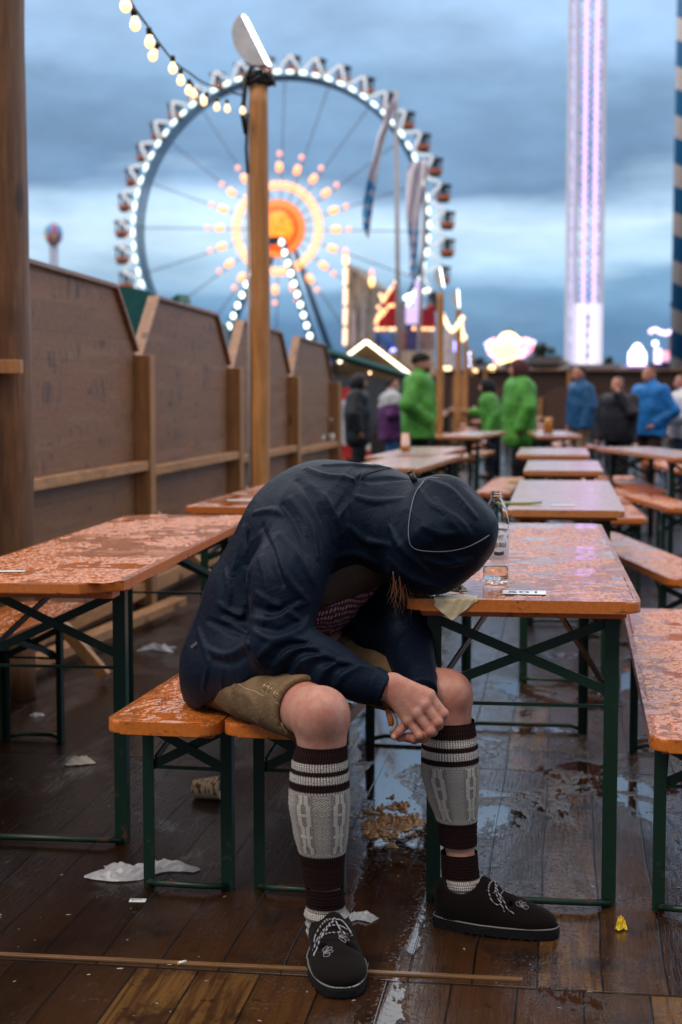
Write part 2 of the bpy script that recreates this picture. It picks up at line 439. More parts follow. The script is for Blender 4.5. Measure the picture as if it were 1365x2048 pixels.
# ------------------------------------------------------------ deck floor
def floor_mat():
    t = MT('wet_planks'); A = R(8.2)
    v = t.co(rot=(0, 0, A)); x, y, _ = t.sep(v)
    PW = .142
    row = t.math('FLOOR', t.math('DIVIDE', t.math('SUBTRACT', y, 3.305), 1.95))       # boards butt at the cross joists
    xo = t.math('ADD', x, t.math('MULTIPLY', t.wn(t.comb(row, 1, 0)), .3))
    xo = t.math('ADD', xo, t.math('MULTIPLY', t.math('SUBTRACT', t.noise(t.comb(0, y, 0), 1.1, 2), .5), .02))
    bi = t.math('FLOOR', t.math('DIVIDE', xo, PW)); bf = t.math('FRACT', t.math('DIVIDE', xo, PW))
    rnd = t.wn(t.comb(bi, row, 0)); rnd2 = t.wn(t.comb(row, bi, 0))
    stretch = t.comb(t.math('MULTIPLY', x, 1.0), t.math('ADD', t.math('MULTIPLY', y, .07), t.math('MULTIPLY', rnd, 9)), rnd)
    grain = t.noise(stretch, 95, 6, .7, .8); fig = t.noise(stretch, 24, 4, .55, 1.6)
    ridges = t.noise(stretch, 190, 3, .6, .2)
    big = t.noise(v, .95, 4, .55); dirt = t.noise(v, 4.5, 7, .68); spot = t.noise(v, 17, 5, .6)
    col = t.mix(rnd, (.018, .0070, .0030), (.068, .030, .0095))
    col = t.mix(t.ss(rnd2, .66, .92), col, (.125, .062, .019))
    col = t.mix(t.ss(fig, .42, .68), col, (.045, .018, .008))
    col = t.mix(t.math('MULTIPLY', t.ss(grain, .42, .72), .5), col, (.017, .008, .005))
    col = t.mix(t.math('MULTIPLY', t.ss(dirt, .48, .66), .85), col, (.011, .006, .0045))
    col = t.mix(t.math('MULTIPLY', t.ss(spot, .62, .70), .75), col, (.008, .005, .004))
    kn = t.vor(t.co(rot=(0, 0, A), scale=(1, .42, 1)), 5.2)
    col = t.mix(t.math('MULTIPLY', t.ss(kn, .10, .05), .85), col, (.008, .004, .003))
    # left side of the boards is darker
    X, Y_, _z = t.sep(t.tc.outputs['Object'])
    left = t.ss(t.math('ADD', t.math('SUBTRACT', t.math('MULTIPLY', Y_, .42), t.math('MULTIPLY', X, 1.0)), t.math('MULTIPLY', big, .6)), 1.95, 2.55)
    col = t.mix(t.math('MULTIPLY', left, .75), col, (.0055, .0028, .0020))
    near = t.ss(Y_, 7.5, 5)
    gap = t.ss(t.math('ABSOLUTE', t.math('SUBTRACT', bf, .5)), .478, .492)
    ry = t.math('FRACT', t.math('DIVIDE', t.math('SUBTRACT', y, 3.305), 1.95)); joint = t.ss(t.math('ABSOLUTE', t.math('SUBTRACT', ry, .5)), .496, .499)
    gap = t.math('MAXIMUM', gap, joint)
    col = t.mix(t.math('MULTIPLY', gap, .9), col, (.003, .002, .002))
    # puddles: a wet channel ahead of the table and right of it, speckled elsewhere
    pn = t.noise(t.co(rot=(0, 0, A), scale=(1, .5, 1)), 3.4, 8, .66, .4)
    X0, Y0, _z0 = t.sep(t.tc.outputs['Object'])
    ch = t.ss(t.math('ABSOLUTE', t.math('SUBTRACT', t.math('ADD', X0, t.math('MULTIPLY', t.math('SUBTRACT', big, .5), .12)), t.math('MULTIPLY_ADD', Y0, .042, -.028))), t.math('MULTIPLY_ADD', Y0, .055, -.05), .02)
    right = t.ss(X, .1, .9); far = t.ss(Y_, 3.6, 6.5)
    bias = t.math('ADD', t.math('MULTIPLY', ch, .25), t.math('ADD', t.math('MULTIPLY', right, .07), t.math('MULTIPLY', far, .07)))
    bias = t.math('SUBTRACT', bias, t.math('MULTIPLY', left, .09))
    pv = t.math('ADD', t.math('ADD', pn, bias), t.math('MULTIPLY', t.math('SUBTRACT', ridges, .5), .09))
    pool = t.ss(pv, .585, .65)
    film = t.ss(pv, .47, .60)
    rough = t.fmix(film, t.fmix(dirt, .30, .12), .10)
    rough = t.fmix(pool, rough, .02)
    t.set('Base Color', t.mix(t.math('MULTIPLY', pool, .35), col, (.006, .004, .004)))
    t.set('Roughness', rough); t.set('IOR', 1.4); t.set('Specular IOR Level', t.fmix(film, t.fmix(left, .26, .14), .95))
    h = t.math('ADD', t.math('MULTIPLY', ridges, .5), t.math('ADD', t.math('MULTIPLY', grain, .5), t.math('MULTIPLY', spot, .5)))
    h = t.math('SUBTRACT', h, t.math('MULTIPLY', gap, 2.2))
    pit = t.ss(t.noise(v, 75, 3, .6), .56, .66)
    h = t.math('ADD', h, t.math('MULTIPLY', pit, t.math('MULTIPLY', film, .7)))
    dry = t.math('SUBTRACT', 1, t.math('MULTIPLY', pool, .96))
    t.bump(t.math('MULTIPLY', h, dry), .0024, .8)
    return t.m
fl = MB()
fl.box((2, 28, -.05), (70, 64, .1))
floor = fl.build('floor', floor_mat()); tag(floor, kind='structure')
gr = MB(); gr.box((0, 600, -.2), (2400, 1300, .1))
tag(gr.build('ground', simple('distant_ground', (.05, .045, .04), .8)), kind='structure')
# raised lath across the boards
dv = Vector((math.sin(R(8.2)), math.cos(R(8.2)), 0)); dn = Vector((math.cos(R(8.2)), -math.sin(R(8.2)), 0))
c0 = G(590, 1957)
o = MB().bar((-.9, 3.493, .002), (.40, 3.325, .002), .018, .006, bev=.002).build('cover_strip', wood_mat('strip_wood', (.20, .11, .05), (.10, .05, .022), 'X', .3, 12, .3, False))
tag(o, 'narrow pale wooden strip lying across the floorboards in front of the shoes', 'strip')

# ------------------------------------------------------------ left log post with short beam
def logpost(name, c, z0, z1, r, mat, label, cat='post', lean=(0, 0), wob=.012, group=None):
    root = empty(name, (c[0], c[1], z0), 0, label, cat, group)
    pts = []; rs = []; n = 26
    for i in range(n + 1):
        t = i / n; zz = (z1 - z0) * t
        pts.append((lean[0] * t + wob * .4 * math.sin(t * 9 + r * 40), lean[1] * t, zz)); rs.append(r * (1 + wob * math.sin(t * 23 + 1) + wob * .7 * math.sin(t * 51)))
    MB().tube(pts, rs, 28).build('shaft', mat, root); return root
pl = P(-20, 1000, 4.85)
lp = logpost('log_post', (-1.428, 6.5), 0, 3.9, .130, M['log'], 'thick dark round log post at the left edge of the photo', 'post')
b = MB(); b.box((.0, -.16, 1.395), (.25, .07, .056), bev=.003); b.build('beam_stub', M['post'], lp)

# ------------------------------------------------------------ scalloped board fence on the left
FX0 = -2.64; FS = (1155 - 682.5) / F
def fpt(Z): return Vector((FX0 + FS * Z, Z, 0))
C_ = 8243e-3
Zs = [9.35 - 2.47, 9.35, 11.83, 14.28, 16.7]
Zs = [Zs[0] - 2.47] + Zs
fdir = Vector((FS, 1, 0)).normalized(); fn_ = Vector((fdir.y, -fdir.x, 0))      # fn_ faces the camera side
drop = lambda Z: -.0168 * Z
fence = empty('board_fence', fpt(9), 0, 'brown scalloped board fence with ledge along the left side of the beer garden', 'fence')
fo = fpt(9)
def fp(Z, n, zz): return fpt(Z) + fn_ * n + Vector((0, 0, zz)) - fo
for i in range(len(Zs) - 1):
    a, b2 = Zs[i], Zs[i + 1]; Wd = b2 - a; off = drop((a + b2) / 2)
    z_n = 1.66 + off; z_p = 2.035 + off; cx = .44
    prof = [(a + .02, 0), (b2 - .02, 0), (b2 - .02, z_n), (b2 - cx, z_p - .02), (a + cx, z_p + .01), (a + .02, z_n)]
    pn = MB(); pn.prism([fp(q, -.02, max(h_, .001)) for q, h_ in prof], (0, 0, 0), -fn_ * .03)
    pn.build('board_panel', M['panel'], fence)
    cp = MB()
    tops = [(a + .03, z_n), (a + cx, z_p + .01), (b2 - cx, z_p - .02), (b2 - .03, z_n)]
    for j in range(3):
        q0, q1_ = tops[j], tops[j + 1]
        cp.bar(fp(q0[0], -.03, q0[1] + .012), fp(q1_[0], -.03, q1_[1] + .012), .075, .024, up=(0, 0, 1), bev=.003)
    cp.build('cap_board', M['cap'], fence)
    z_l = .985 + off
    rl = MB(); rl.box(fp((a + b2) / 2, .035, z_l), (.07, Wd - .11, .055), Matrix.Rotation(-math.atan(FS), 3, 'Z'), .004)
    rl.build('ledge', M['rail'], fence)
    rr = MB(); rr.box(fp((a + b2) / 2, .02, .10), (.05, Wd - .11, .09), Matrix.Rotation(-math.atan(FS), 3, 'Z'), .004); rr.build('kick_rail', M['rail'], fence)
for Z in Zs:
    z_n = 1.665 + drop(Z)
    ps = MB(); ps.box(fp(Z, .03, z_n / 2), (.10, .11, z_n), Matrix.Rotation(-math.atan(FS), 3, 'Z'), .004)
    ps.build('post', M['post'], fence)
    ps = MB(); ps.bar(fp(Z, .09, .55), fp(Z, .55, .03), .05, .05, bev=.003); ps.build('slanting_brace', M['post'], fence)
# a fallen lath leaning on the fence foot
o = MB().bar(fpt(6.9) + fn_ * .16 + Vector((0, 0, .06)), fpt(9.1) + fn_ * .3 + Vector((0, 0, .06)), .09, .05, bev=.004).build('timber_beam', M['rail'])
tag(o, 'loose timber lying along the foot of the fence behind the left table', 'beam')

# ------------------------------------------------------------ far fence, two layers
ff = empty('far_fence', (8, 57, 0), 0, 'long dark board fence with pale posts closing off the far end of the beer garden', 'fence')
def far_panel_mat():
    t = MT('dark_boards'); x, y, zz = t.sep(t.tc.outputs['Object']); f_ = t.math('FRACT', t.math('DIVIDE', x, .2)); g = t.noise(t.co(scale=(4, 1, .4)), 6, 4)
    t.set('Base Color', t.mix(g, (.035, .018, .014), (.075, .038, .028))); t.set('Roughness', .6); t.bump(t.ss(t.math('ABSOLUTE', t.math('SUBTRACT', f_, .5)), .46, .5), .02, .5); return t.m
M['farpanel'] = far_panel_mat()
for k in range(9):
    x0 = -12 + k * 3.1
    MB().box((x0 + 1.55, .3, .95), (3.0, .04, 2.1)).build('board_panel', M['farpanel'], ff)
    MB().box((x0, .2, 1.0), (.14, .12, 2.15)).build('post', M['post'], ff)
MB().box((1.5, .2, 2.04), (28, .16, .06)).build('top_rail', M['cap'], ff)
ff2 = empty('low_fence', (8, 53, 0), 0, 'lower scalloped brown fence in front of the long dark fence at the far end', 'fence')
for k in range(11):
    x0 = -10 + k * 2.2; prof = [(x0 + .02, 0), (x0 + 2.18, 0), (x0 + 2.18, 1.02), (x0 + 1.55, 1.40), (x0 + .65, 1.40), (x0 + .02, 1.02)]
    MB().prism([(q, 0, h_) for q, h_ in prof], (0, 0, 0), (0, .04, 0)).build('board_panel', simple('scallop_brown', (.085, .042, .03), .6) if k == 0 else bpy.data.materials['scallop_brown'], ff2)
    MB().box((x0, -.06, .52), (.13, .1, 1.04)).build('post', M['post'], ff2)

# ------------------------------------------------------------ tables and benches
def top_poly(W, Lh, r, n=5):
    pts = []
    for cx, cy, a0 in ((W / 2 - r, Lh / 2 - r, 0), (-W / 2 + r, Lh / 2 - r, 90), (-W / 2 + r, -Lh / 2 + r, 180), (W / 2 - r, -Lh / 2 + r, 270)):
        for i in range(n + 1):
            a = R(a0 + 90 * i / n); pts.append((cx + r * math.cos(a), cy + r * math.sin(a)))
    return pts
def make_trestle(name, W, Lh, H, th, mat, label, cat, group, inset=.25, legw=.036, r=.035, chamfer=False, span=None):
    root = empty(name, (0, 0, 0), 0, label, cat, group)
    tp = MB()
    if chamfer: pts = [(W/2, -Lh/2+.09), (W/2, Lh/2-.09), (W/2-.1, Lh/2), (-W/2+.1, Lh/2), (-W/2, Lh/2-.09), (-W/2, -Lh/2+.09), (-W/2+.1, -Lh/2), (W/2-.1, -Lh/2)]
    else: pts = top_poly(W, Lh, r)
    tp.prism([(a, b_, H - th) for a, b_ in pts], (0, 0, 0), (0, 0, th), bev=.004 if chamfer else .007)
    t = tp.build('tabletop' if H > .6 else 'seat', mat, root)
    span = span or W - .105
    for s in (-1, 1):
        y = s * (Lh / 2 - inset)
        ye = s * (Lh / 2 - .09)
        MB().box((0, ye - s * .03, H - th - .011), (W - .06, .08, .02), bev=.003).build('batten', mat, root)
        MB().box((0, y, H - th - .012), (W - .07, .07, .022), bev=.003).build('batten', mat, root)
        zt = H - th - .024
        for q in (-1, 1):
            x = q * (span / 2 - legw / 2)
            lg = MB(); lg.box((x, y, zt / 2), (legw, .004, zt)); lg.box((x - q * (legw / 2 - .002) * -1, y + .5 * legw * s * -1, zt / 2 + .0015), (.004, legw, zt - .003))
            lg.build('leg', M['green'], root)
        k = H / .79
        br = MB()
        lo_z = zt - .19 * k
        br.bar((-span / 2 + legw * .6, y - s * .007, zt - .012), (span / 2 - legw * .5, y - s * .007, lo_z), .005, .024, up=(0, 0, 1))
        br.bar((span / 2 - legw * .6, y - s * .0135, zt - .012), (-span / 2 + legw * .5, y - s * .0135, lo_z), .005, .024, up=(0, 0, 1))
        br.build('cross_brace', M['green'], root)
        st = MB()
        for q in (-1, 1):
            st.bar((q * (span / 2 - legw), y - s * .02, lo_z + .02), (q * .06, y - s * (.42 * k + .08), zt), .006, .018)
        st.build('strut', M['green'], root)
        MB().bar((-span / 2 + legw, y - s * .012, .52 * k * .98), (span / 2 - legw, y - s * .012, .52 * k * .98), .008, .008).build('stretcher', M['green'], root)
        fb = MB(); fb.tube([(-span / 2 + legw * .5, y + s * .005, .012), (-span / 2 + .06, y + s * .035, .02), (span / 2 - .06, y + s * .035, .02), (span / 2 - legw * .5, y + s * .005, .012)], .009, 8)
        fb.build('foot_bar', M['green'], root)
    return root
def wet_mat(name, base):
    t = MT(name); g = t.noise(t.co(scale=(1, .06, 1)), 90, 4, .6)
    t.set('Base Color', t.mix(t.ss(g, .3, .7), tuple(q * .75 for q in base), base)); t.set('Roughness', .06); t.set('IOR', 1.42); t.set('Specular IOR Level', .7); return t.m
def add_film(root, W, Lh, H, mat, seed, pool=.5, ridge=1.0, hgt=.0030):
    def hf(p):
        q = p + seed * 3.7; wp = np.stack([vnoise(q, 14, 1), vnoise(q, 14, 2), 0 * p[:, 0]], 1) * .06
        n = .55 * vnoise((q + wp) * np.array([.8, 1, 1]), 88, 3) + .3 * vnoise(q, 165, 4) + .15 * vnoise(q, 300, 5)
        bead = sstep(n, .46, .60) * hgt
        pl_ = .6 * vnoise(q * np.array([1, .8, 1]), 7.5, 6) + .25 * vnoise(q, 19, 7) + .15 * vnoise(q, 45, 8); pm = sstep(pl_, pool, pool + .02)
        h_ = bead * (1 - pm * .92) + pm * hgt * .55
        dry = sstep(.6 * vnoise(q, 5, 11) + .4 * vnoise(q, 24, 12), .60, .64)
        h_ = h_ * (1 - dry) - .0005 * dry - .0002
        e_ = np.minimum(W / 2 - .012 - np.abs(p[:, 0]), Lh / 2 - .012 - np.abs(p[:, 1]))
        c_ = np.minimum(e_, (W / 2 + Lh / 2 - .055) - np.abs(p[:, 0]) - np.abs(p[:, 1]))
        return np.where(c_ > 0, h_ * sstep(c_, 0, .008), -.001)
    f_ = height_sheet('water_film', -W / 2, W / 2, -Lh / 2, Lh / 2, .0029, hf, H + .0003, mat, root); f_['kind'] = 'stuff'; return f_
M['w1'] = wet_mat('rain_film', (.42, .115, .022)); M['w2'] = wet_mat('rain_film_bright', (.50, .14, .03))
TG = 'orange beer garden tables'; BG = 'orange beer garden benches'
def place(o, fx, fy, ang, Lh, side='c', W=0):
    """front end centre (fx, fy); ang = degrees the table turns towards +x going away"""
    a = R(ang); d = Vector((math.sin(a), math.cos(a), 0)); n = Vector((math.cos(a), -math.sin(a), 0))
    off = {'c': 0, 'l': W / 2, 'r': -W / 2}[side]
    c = Vector((fx, fy, 0)) + d * Lh / 2 + n * off
    o.location = c; o.rotation_euler = (0, 0, -a); return o
LT = 2.2
def fg(u, v, z): q = G(u, v, z); return q.x, q.y
t1 = make_trestle('beer_table', .57, 2.22, .79, .030, M['t_wet'], 'wet orange table under the slumped head with the water bottle on it', 'table', TG, .11, .036, .04, span=.478)
add_film(t1, .57, 2.22, .79, M['w1'], 1, .50, hgt=.0019)
x_, y_ = fg(812, 1197, .79); place(t1, x_ - .0, y_, 7.0, 2.22, 'l', .57)
T5 = make_trestle('beer_table', .53, 2.25, .79, .030, M['t_wet2'], 'rain beaded orange table with angled corners beside the left log post', 'table', TG, .30, .036, .03, chamfer=True)
add_film(T5, .53, 2.25, .79, M['w2'], 2, .60, hgt=.0024)
x_, y_ = fg(232, 1168, .79); place(T5, x_, y_, 6.3, 2.25, 'r', .53)
tb = make_trestle('beer_table', .50, 2.2, .79, .030, M['t_far'], 'orange table directly behind the bottle table with a green leaf on it', 'table', TG, .25, .036, .03)
x_, y_ = fg(1014, 1019, .79); place(tb, x_, y_, 8, 2.2, 'l', .5)
def tcopy(src, label, u, v, ang, side, W, z=.79, mat=None):
    c = copy_tree(src, label=label); x, y = fg(u, v, z); place(c, x, y, ang, 2.2, side, W); return c
q = tcopy(tb, 'third orange table in the row behind the water bottle', 1047, 941, 8, 'l', .5); q.scale = (1, .66, 1); q.location.y -= .37; q.location.x -= .05
q = tcopy(tb, 'fourth orange table in the row, just in front of the hooded man in green', 1027, 913, 8, 'l', .6); q.scale = (1.15, .7, 1)
T6 = copy_tree(t1, label='orange table with a white sticker behind the hunched back, near the fence'); x_, y_ = fg(370, 1013, .79); place(T6, x_, y_, 9.5, 2.22, 'l', .56)
tcopy(tb, 'orange table carrying a beer glass in front of the bearded man in green', 729, 914, 12, 'l', .5)
tcopy(tb, 'orange table just above the hunched back, nearer than the beer glass table', 690, 935, 12, 'l', .5)
tcopy(tb, 'light orange table left of the smaller person in green at the wooden poles', 872, 872, 14, 'l', .5)
tcopy(tb, 'table with a full beer glass between the hooded man and the man in navy blue', 1075, 872, 4, 'l', .5)
tcopy(tb, 'orange table cut by the right edge below the white sleeved person', 1348, 915, -6, 'l', .5)
# benches
bw = .285
b1 = make_trestle('beer_bench', bw, 2.2, .49, .032, M['t_bench'], 'left one of the two orange benches under the seated person, its front part empty', 'bench', BG, .24, .03, .045, span=.24)
add_film(b1, bw, 2.2, .49, M['w2'], 3, .56, hgt=.0024)
x_, y_ = fg(207, 1441, .49); place(b1, x_, y_, 10.5, 2.2, 'l', bw)
def bcopy(label, u, v, ang, side='l'):
    c = copy_tree(b1, label=label); x, y = fg(u, v, .49); place(c, x, y, ang, 2.2, side, bw); return c
bcopy('right one of the two orange benches under the seated person, touching the thigh', 441, 1447, 10.8)
bcopy('wet orange bench cut by the right edge beside the bottle table', 1302, 1478, 8.6)
bcopy('long bench slanting out of the right edge behind the bottle table', 1340, 1158, -3.3)
bcopy('short looking bench end right of the table with the green leaf', 1206, 1036, 6)
bcopy('bench standing alone below the dark dressed man rubbing his face', 1265, 982, 3)
bcopy('bench entering at the right edge level with the leaf table', 1336, 1016, -3)
bcopy('bench right behind the leaf table, mostly hidden by it', 1160, 976, 7)
bcopy('pale bench left of the leaf table, behind the hood', 950, 985, 10)
c = copy_tree(b1, label='bench between the left table and the fence, by the log post'); place(c, -1.62, 3.75, 10, 2.2, 'l', bw)
# rows of distant tables and benches
rnd = random.Random(3)
far_n = 0
spots = []
for row in range(5):
    for colm in range(6):
        spots.append((1.2 + colm * 1.75 + row * .5 + rnd.uniform(-.2, .2), 27 + row * 4.3 + rnd.uniform(-.4, .4)))
names_r = ['nearest', 'second', 'third', 'fourth', 'farthest']; names_c = ['leftmost', 'second from left', 'third from left', 'fourth from left', 'fifth from left', 'rightmost']
for i, (x, y) in enumerate(spots):
    r_, c_ = divmod(i, 6)
    q = copy_tree(tb, label=f'{names_c[c_]} table in the {names_r[r_]} of the blurred rows before the far fence', group='tables in the blurred rows before the far fence'); place(q, x, y, 8 + rnd.uniform(-5, 5), 2.2)
    q = copy_tree(b1, label=f'bench on the right of the {names_c[c_]} table in the {names_r[r_]} blurred row', group='benches in the blurred rows before the far fence'); place(q, x + .6, y, 8 + rnd.uniform(-5, 5), 2.2)
for i, (u, v, a) in enumerate([(1215, 905, 5), (1160, 893, 0), (1290, 900, 6), (1350, 940, 2), (1100, 893, 9), (905, 915, 12), (935, 890, 12)]):
    names = ['between the man in navy and the dark dressed man', 'behind the shorts of the man in navy', 'between the dark dressed man and the man in bright blue', 'at the right edge below the bright blue jacket', 'right of the hooded man in green', 'below the wooden poles', 'left of the smaller person in green']
    bcopy('blurred bench ' + names[i], u, v, a)
# ------------------------------------------------------------ the slumped person
def pa(u, v, Y): return np.array(P(u, v, Y))
person = empty('person', (-.10, 3.75, 0), 0, 'person in a dark navy hooded jacket slumped asleep, head on the table edge', 'person')
PO = np.array(person.location)
def shift(v): return np.asarray(v) - PO
hipA, kneeA, ankA = pa(452, 1350, 3.90), pa(643, 1431, 3.45), pa(652, 1822, 3.50)
hipB, kneeB, ankB = np.array([-.10, 4.10, .60]), pa(893, 1392, 3.75), pa(923, 1752, 3.71)
wd = np.array([.45, .89, 0.0])
headc = pa(876, 1070, 3.81)
EX = np.array([1.0, 0, 0])
def leg_sdf(Q, hip, knee, ank, fdir_, toe):
    d = seg_d(Q, hip, knee, .076, .060)
    d = smin(d, ell(Q, knee + np.array([0, -.004, 0]), (.059, .059, .062)), .02)
    d = smin(d, ell(Q, knee + np.array([fdir_[0] * .038, fdir_[1] * .038, .012]), (.030, .030, .034)), .022)      # kneecap
    low = knee + (ank - knee) * .16
    mid = knee + (ank - knee) * .36 - np.array(fdir_) * .014
    d = smin(d, seg_d(Q, knee, low, .050, .047), .03)
    d = smin(d, seg_d(Q, low, mid, .048, .055), .03)
    d = smin(d, seg_d(Q, mid, ank + np.array([0, 0, .04]), .053, .033), .03)
    d = smin(d, seg_d(Q, ank + np.array([0, 0, .04]), ank + np.array([0, 0, -.04]), .033, .028), .01)
    d = smin(d, seg_d(Q, ank + np.array([0, 0, -.05]), ank + np.array([toe[0] * .09, toe[1] * .09, -.060]), .024, .016), .02)
    return d
fA = np.array([.09, -.995, 0]); fB = np.array([.97, -.22, 0])
def body_fn(Q):
    d = leg_sdf(Q, hipA, kneeA, ankA, np.array([.05, -1, 0]), fA)
    d = np.minimum(d, leg_sdf(Q, hipB, kneeB, ankB, np.array([.55, -.83, 0]), fB))
    t = seg_d(Q, (hipA + hipB) / 2, pa(600, 1190, 3.97), .100, .105, (wd, 1.2))
    t = smin(t, seg_d(Q, pa(600, 1190, 3.97), pa(715, 1065, 3.93), .115, .115, (wd, 1.3)), .06)
    t = smin(t, seg_d(Q, pa(730, 1055, 3.92), pa(810, 1055, 3.86), .075, .055), .05)
    sk = ell(Q, headc, (.080, .074, .082))
    sk = smin(sk, ell(Q, headc + np.array([-.026, -.008, -.045]), (.050, .048, .045)), .04)        # jaw and chin towards the lap
    sk = smin(sk, seg_d(Q, headc + np.array([.012, -.040, -.048]), headc + np.array([.002, -.052, -.068]), .010, .012), .014)   # nose
    for s in (-1, 1):
        ee = headc + np.array([.045, -.045, -.042]) + np.array([.6, .3, .1]) * s * .03
        sk = smax(sk, -ell(Q, ee, (.013, .013, .013)), .012)
        sk = smin(sk, ell(Q, headc + np.array([-.01 + s * .02, s * .075, -.01]), (.02, .008, .028)), .008)
    sk = smax(sk, -seg_d(Q, headc + np.array([-.03, -.050, -.072]), headc + np.array([.0, -.045, -.08]), .004, .004), .006)    # mouth
    d = smin(d, smin(t, sk, .04), .06)
    # arms inside the sleeves
    d = smin(d, seg_d(Q, pa(612, 1060, 3.78), pa(562, 1290, 3.62), .058, .045), .05)
    d = smin(d, seg_d(Q, pa(562, 1295, 3.61), pa(768, 1377, 3.54), .043, .030), .03)
    d = smin(d, seg_d(Q, pa(760, 1040, 4.02), pa(808, 1270, 3.92), .056, .045), .05)
    d = smin(d, seg_d(Q, pa(808, 1275, 3.92), pa(842, 1382, 3.680), .043, .027), .03)
    return d
# hands: palm, knuckles, four fingers of three bones and a thumb each
def finger(Q, pts, r0, r1, k=.004):
    n = len(pts) - 1; d = None
    for i in range(n):
        a = r0 + (r1 - r0) * i / n; b = r0 + (r1 - r0) * (i + 1) / n
        s = seg_d(Q, pts[i], pts[i + 1], a, b); d = s if d is None else smin(d, s, .004)
        if 0 < i: d = smin(d, ell(Q, pts[i] + np.array([0, -.0004, 0]), (a * 1.03, a * 1.04, a * 1.03)), .004)
    return d
H1 = dict(w=pa(772, 1372, 3.54), mcp=[pa(859, 1391, 3.513), pa(851, 1409, 3.503), pa(835, 1426, 3.503), pa(817, 1441, 3.512)],
          pip=[pa(887, 1427, 3.508), pa(876, 1444, 3.498), pa(862, 1462, 3.494), pa(840, 1470, 3.500)],
          dip=[pa(877, 1450, 3.522), pa(866, 1463, 3.515), pa(850, 1476, 3.512), pa(829, 1478, 3.515)],
          tip=[pa(862, 1457, 3.535), pa(851, 1468, 3.532), pa(838, 1478, 3.530), pa(820, 1476, 3.530)])
def hand1(Q):
    w_ = H1['w']; d = None
    d = seg_d(Q, pa(745, 1362, 3.545), w_, .027, .0275, ((0, 1, 0), .82))
    for i, m in enumerate(H1['mcp']):
        base = w_ + (np.array(pa(790, 1366 + i * 9, 3.535)) - w_) * 1.0
        s = seg_d(Q, base, m + np.array([0, .0065, 0]), .0205, .0150)
        d = smin(d, s, .020)
    for i, m in enumerate(H1['mcp']):
        d = smin(d, ell(Q, m + np.array([0, .0005, 0]), (.0102, .0108, .0102)), .010)
        d = smin(d, seg_d(Q, w_ + (m - w_) * .35 + np.array([0, -.011, 0]), m + np.array([0, -.001, 0]), .002, .0025), .010)   # tendon
    f = None
    r = [.0117, .0118, .0114, .0104]
    for i in range(4):
        s = finger(Q, [H1['mcp'][i] + np.array([0, .004, 0]), H1['pip'][i], H1['dip'][i], H1['tip'][i]], r[i] + .0006, r[i] - .0018)
        f = s if f is None else smin(f, s, .0018)
    d = smin(d, f, .005)
    th = finger(Q, [pa(800, 1372, 3.552), pa(822, 1392, 3.574), pa(843, 1412, 3.580), pa(856, 1432, 3.578)], .0145, .0095)
    d = smin(d, th, .008)
    for i in range(4):   # nails
        n_ = H1['tip'][i]
    return d
def hand2(Q):
    w_ = pa(842, 1400, 3.645); pm = pa(835, 1430, 3.585)
    d = seg_d(Q, pa(842, 1384, 3.675), w_, .026, .026)
    d = smin(d, seg_d(Q, w_, pm, .027, .026, ((0, 1, 0), .75)), .02)
    d = smin(d, seg_d(Q, pm, pa(838, 1452, 3.555), .025, .017), .02)
    th = finger(Q, [pa(832, 1430, 3.56), pa(814, 1447, 3.533), pa(800, 1462, 3.524), pa(789, 1473, 3.522)], .0120, .0088)
    i1 = finger(Q, [pa(846, 1455, 3.55), pa(836, 1470, 3.535), pa(816, 1474, 3.533), pa(799, 1477, 3.536)], .0108, .0082)
    i2 = finger(Q, [pa(846, 1446, 3.565), pa(848, 1470, 3.555), pa(830, 1480, 3.555), pa(812, 1477, 3.558)], .0105, .0082)
    i3 = finger(Q, [pa(846, 1440, 3.58), pa(856, 1462, 3.578), pa(842, 1476, 3.580), pa(822, 1474, 3.582)], .0102, .008)
    i4 = finger(Q, [pa(846, 1432, 3.595), pa(860, 1452, 3.598), pa(850, 1468, 3.602), pa(832, 1468, 3.604)], .0092, .0072)
    for f in (th, i1, i2, i3, i4): d = smin(d, f, .004)
    return d
def skin_mat():
    t = MT('skin'); v = t.co(); n = t.noise(v, 14, 5, .6); n2 = t.noise(v, 55, 4)
    col = t.mix(t.ss(n, .35, .7), (.47, .255, .20), (.40, .165, .125))
    col = t.mix(t.math('MULTIPLY', t.ss(n2, .42, .72), .45), col, (.38, .12, .09))
    col = t.mix(t.math('MULTIPLY', t.ss(t.noise(v, 34, 3, .5), .56, .66), .35), col, (.33, .17, .16))
    t.set('Base Color', col); t.set('Roughness', t.fmix(n2, .62, .46)); t.set('Specular IOR Level', .35); t.set('Subsurface Weight', .12); t.set('Subsurface Radius', (.01, .004, .002)); t.set('Subsurface Scale', .6)
    t.bump(t.math('ADD', t.noise(v, 180, 4), t.math('MULTIPLY', n2, 1.5)), .0009, .6); return t.m
M['skin'] = skin_mat()
parts = [sdf_mesh(body_fn, (-.42, 3.30, .0), (.45, 4.30, 1.15), .0065),
         sdf_mesh(hand1, (.03, 3.44, .45), (.28, 3.63, .70), .0019),
         sdf_mesh(hand2, (.08, 3.48, .45), (.25, 3.74, .70), .0024)]
v_, f_ = merge_vf(parts)
body = mesh_obj('body', np_mesh('body', shift(v_), f_), M['skin'], person)
nm = simple('nail', (.56, .36, .30), .25)
for q_ in [(789.5, 1474, 3.5115, 225)]:
    nb = MB(); c_ = shift(pa(q_[0] - 1, q_[1] + .5, q_[2])); nb.ball(Vector(c_), .0052, 10, (1, .35, 1.1)); nb.build('nail', nm, person)

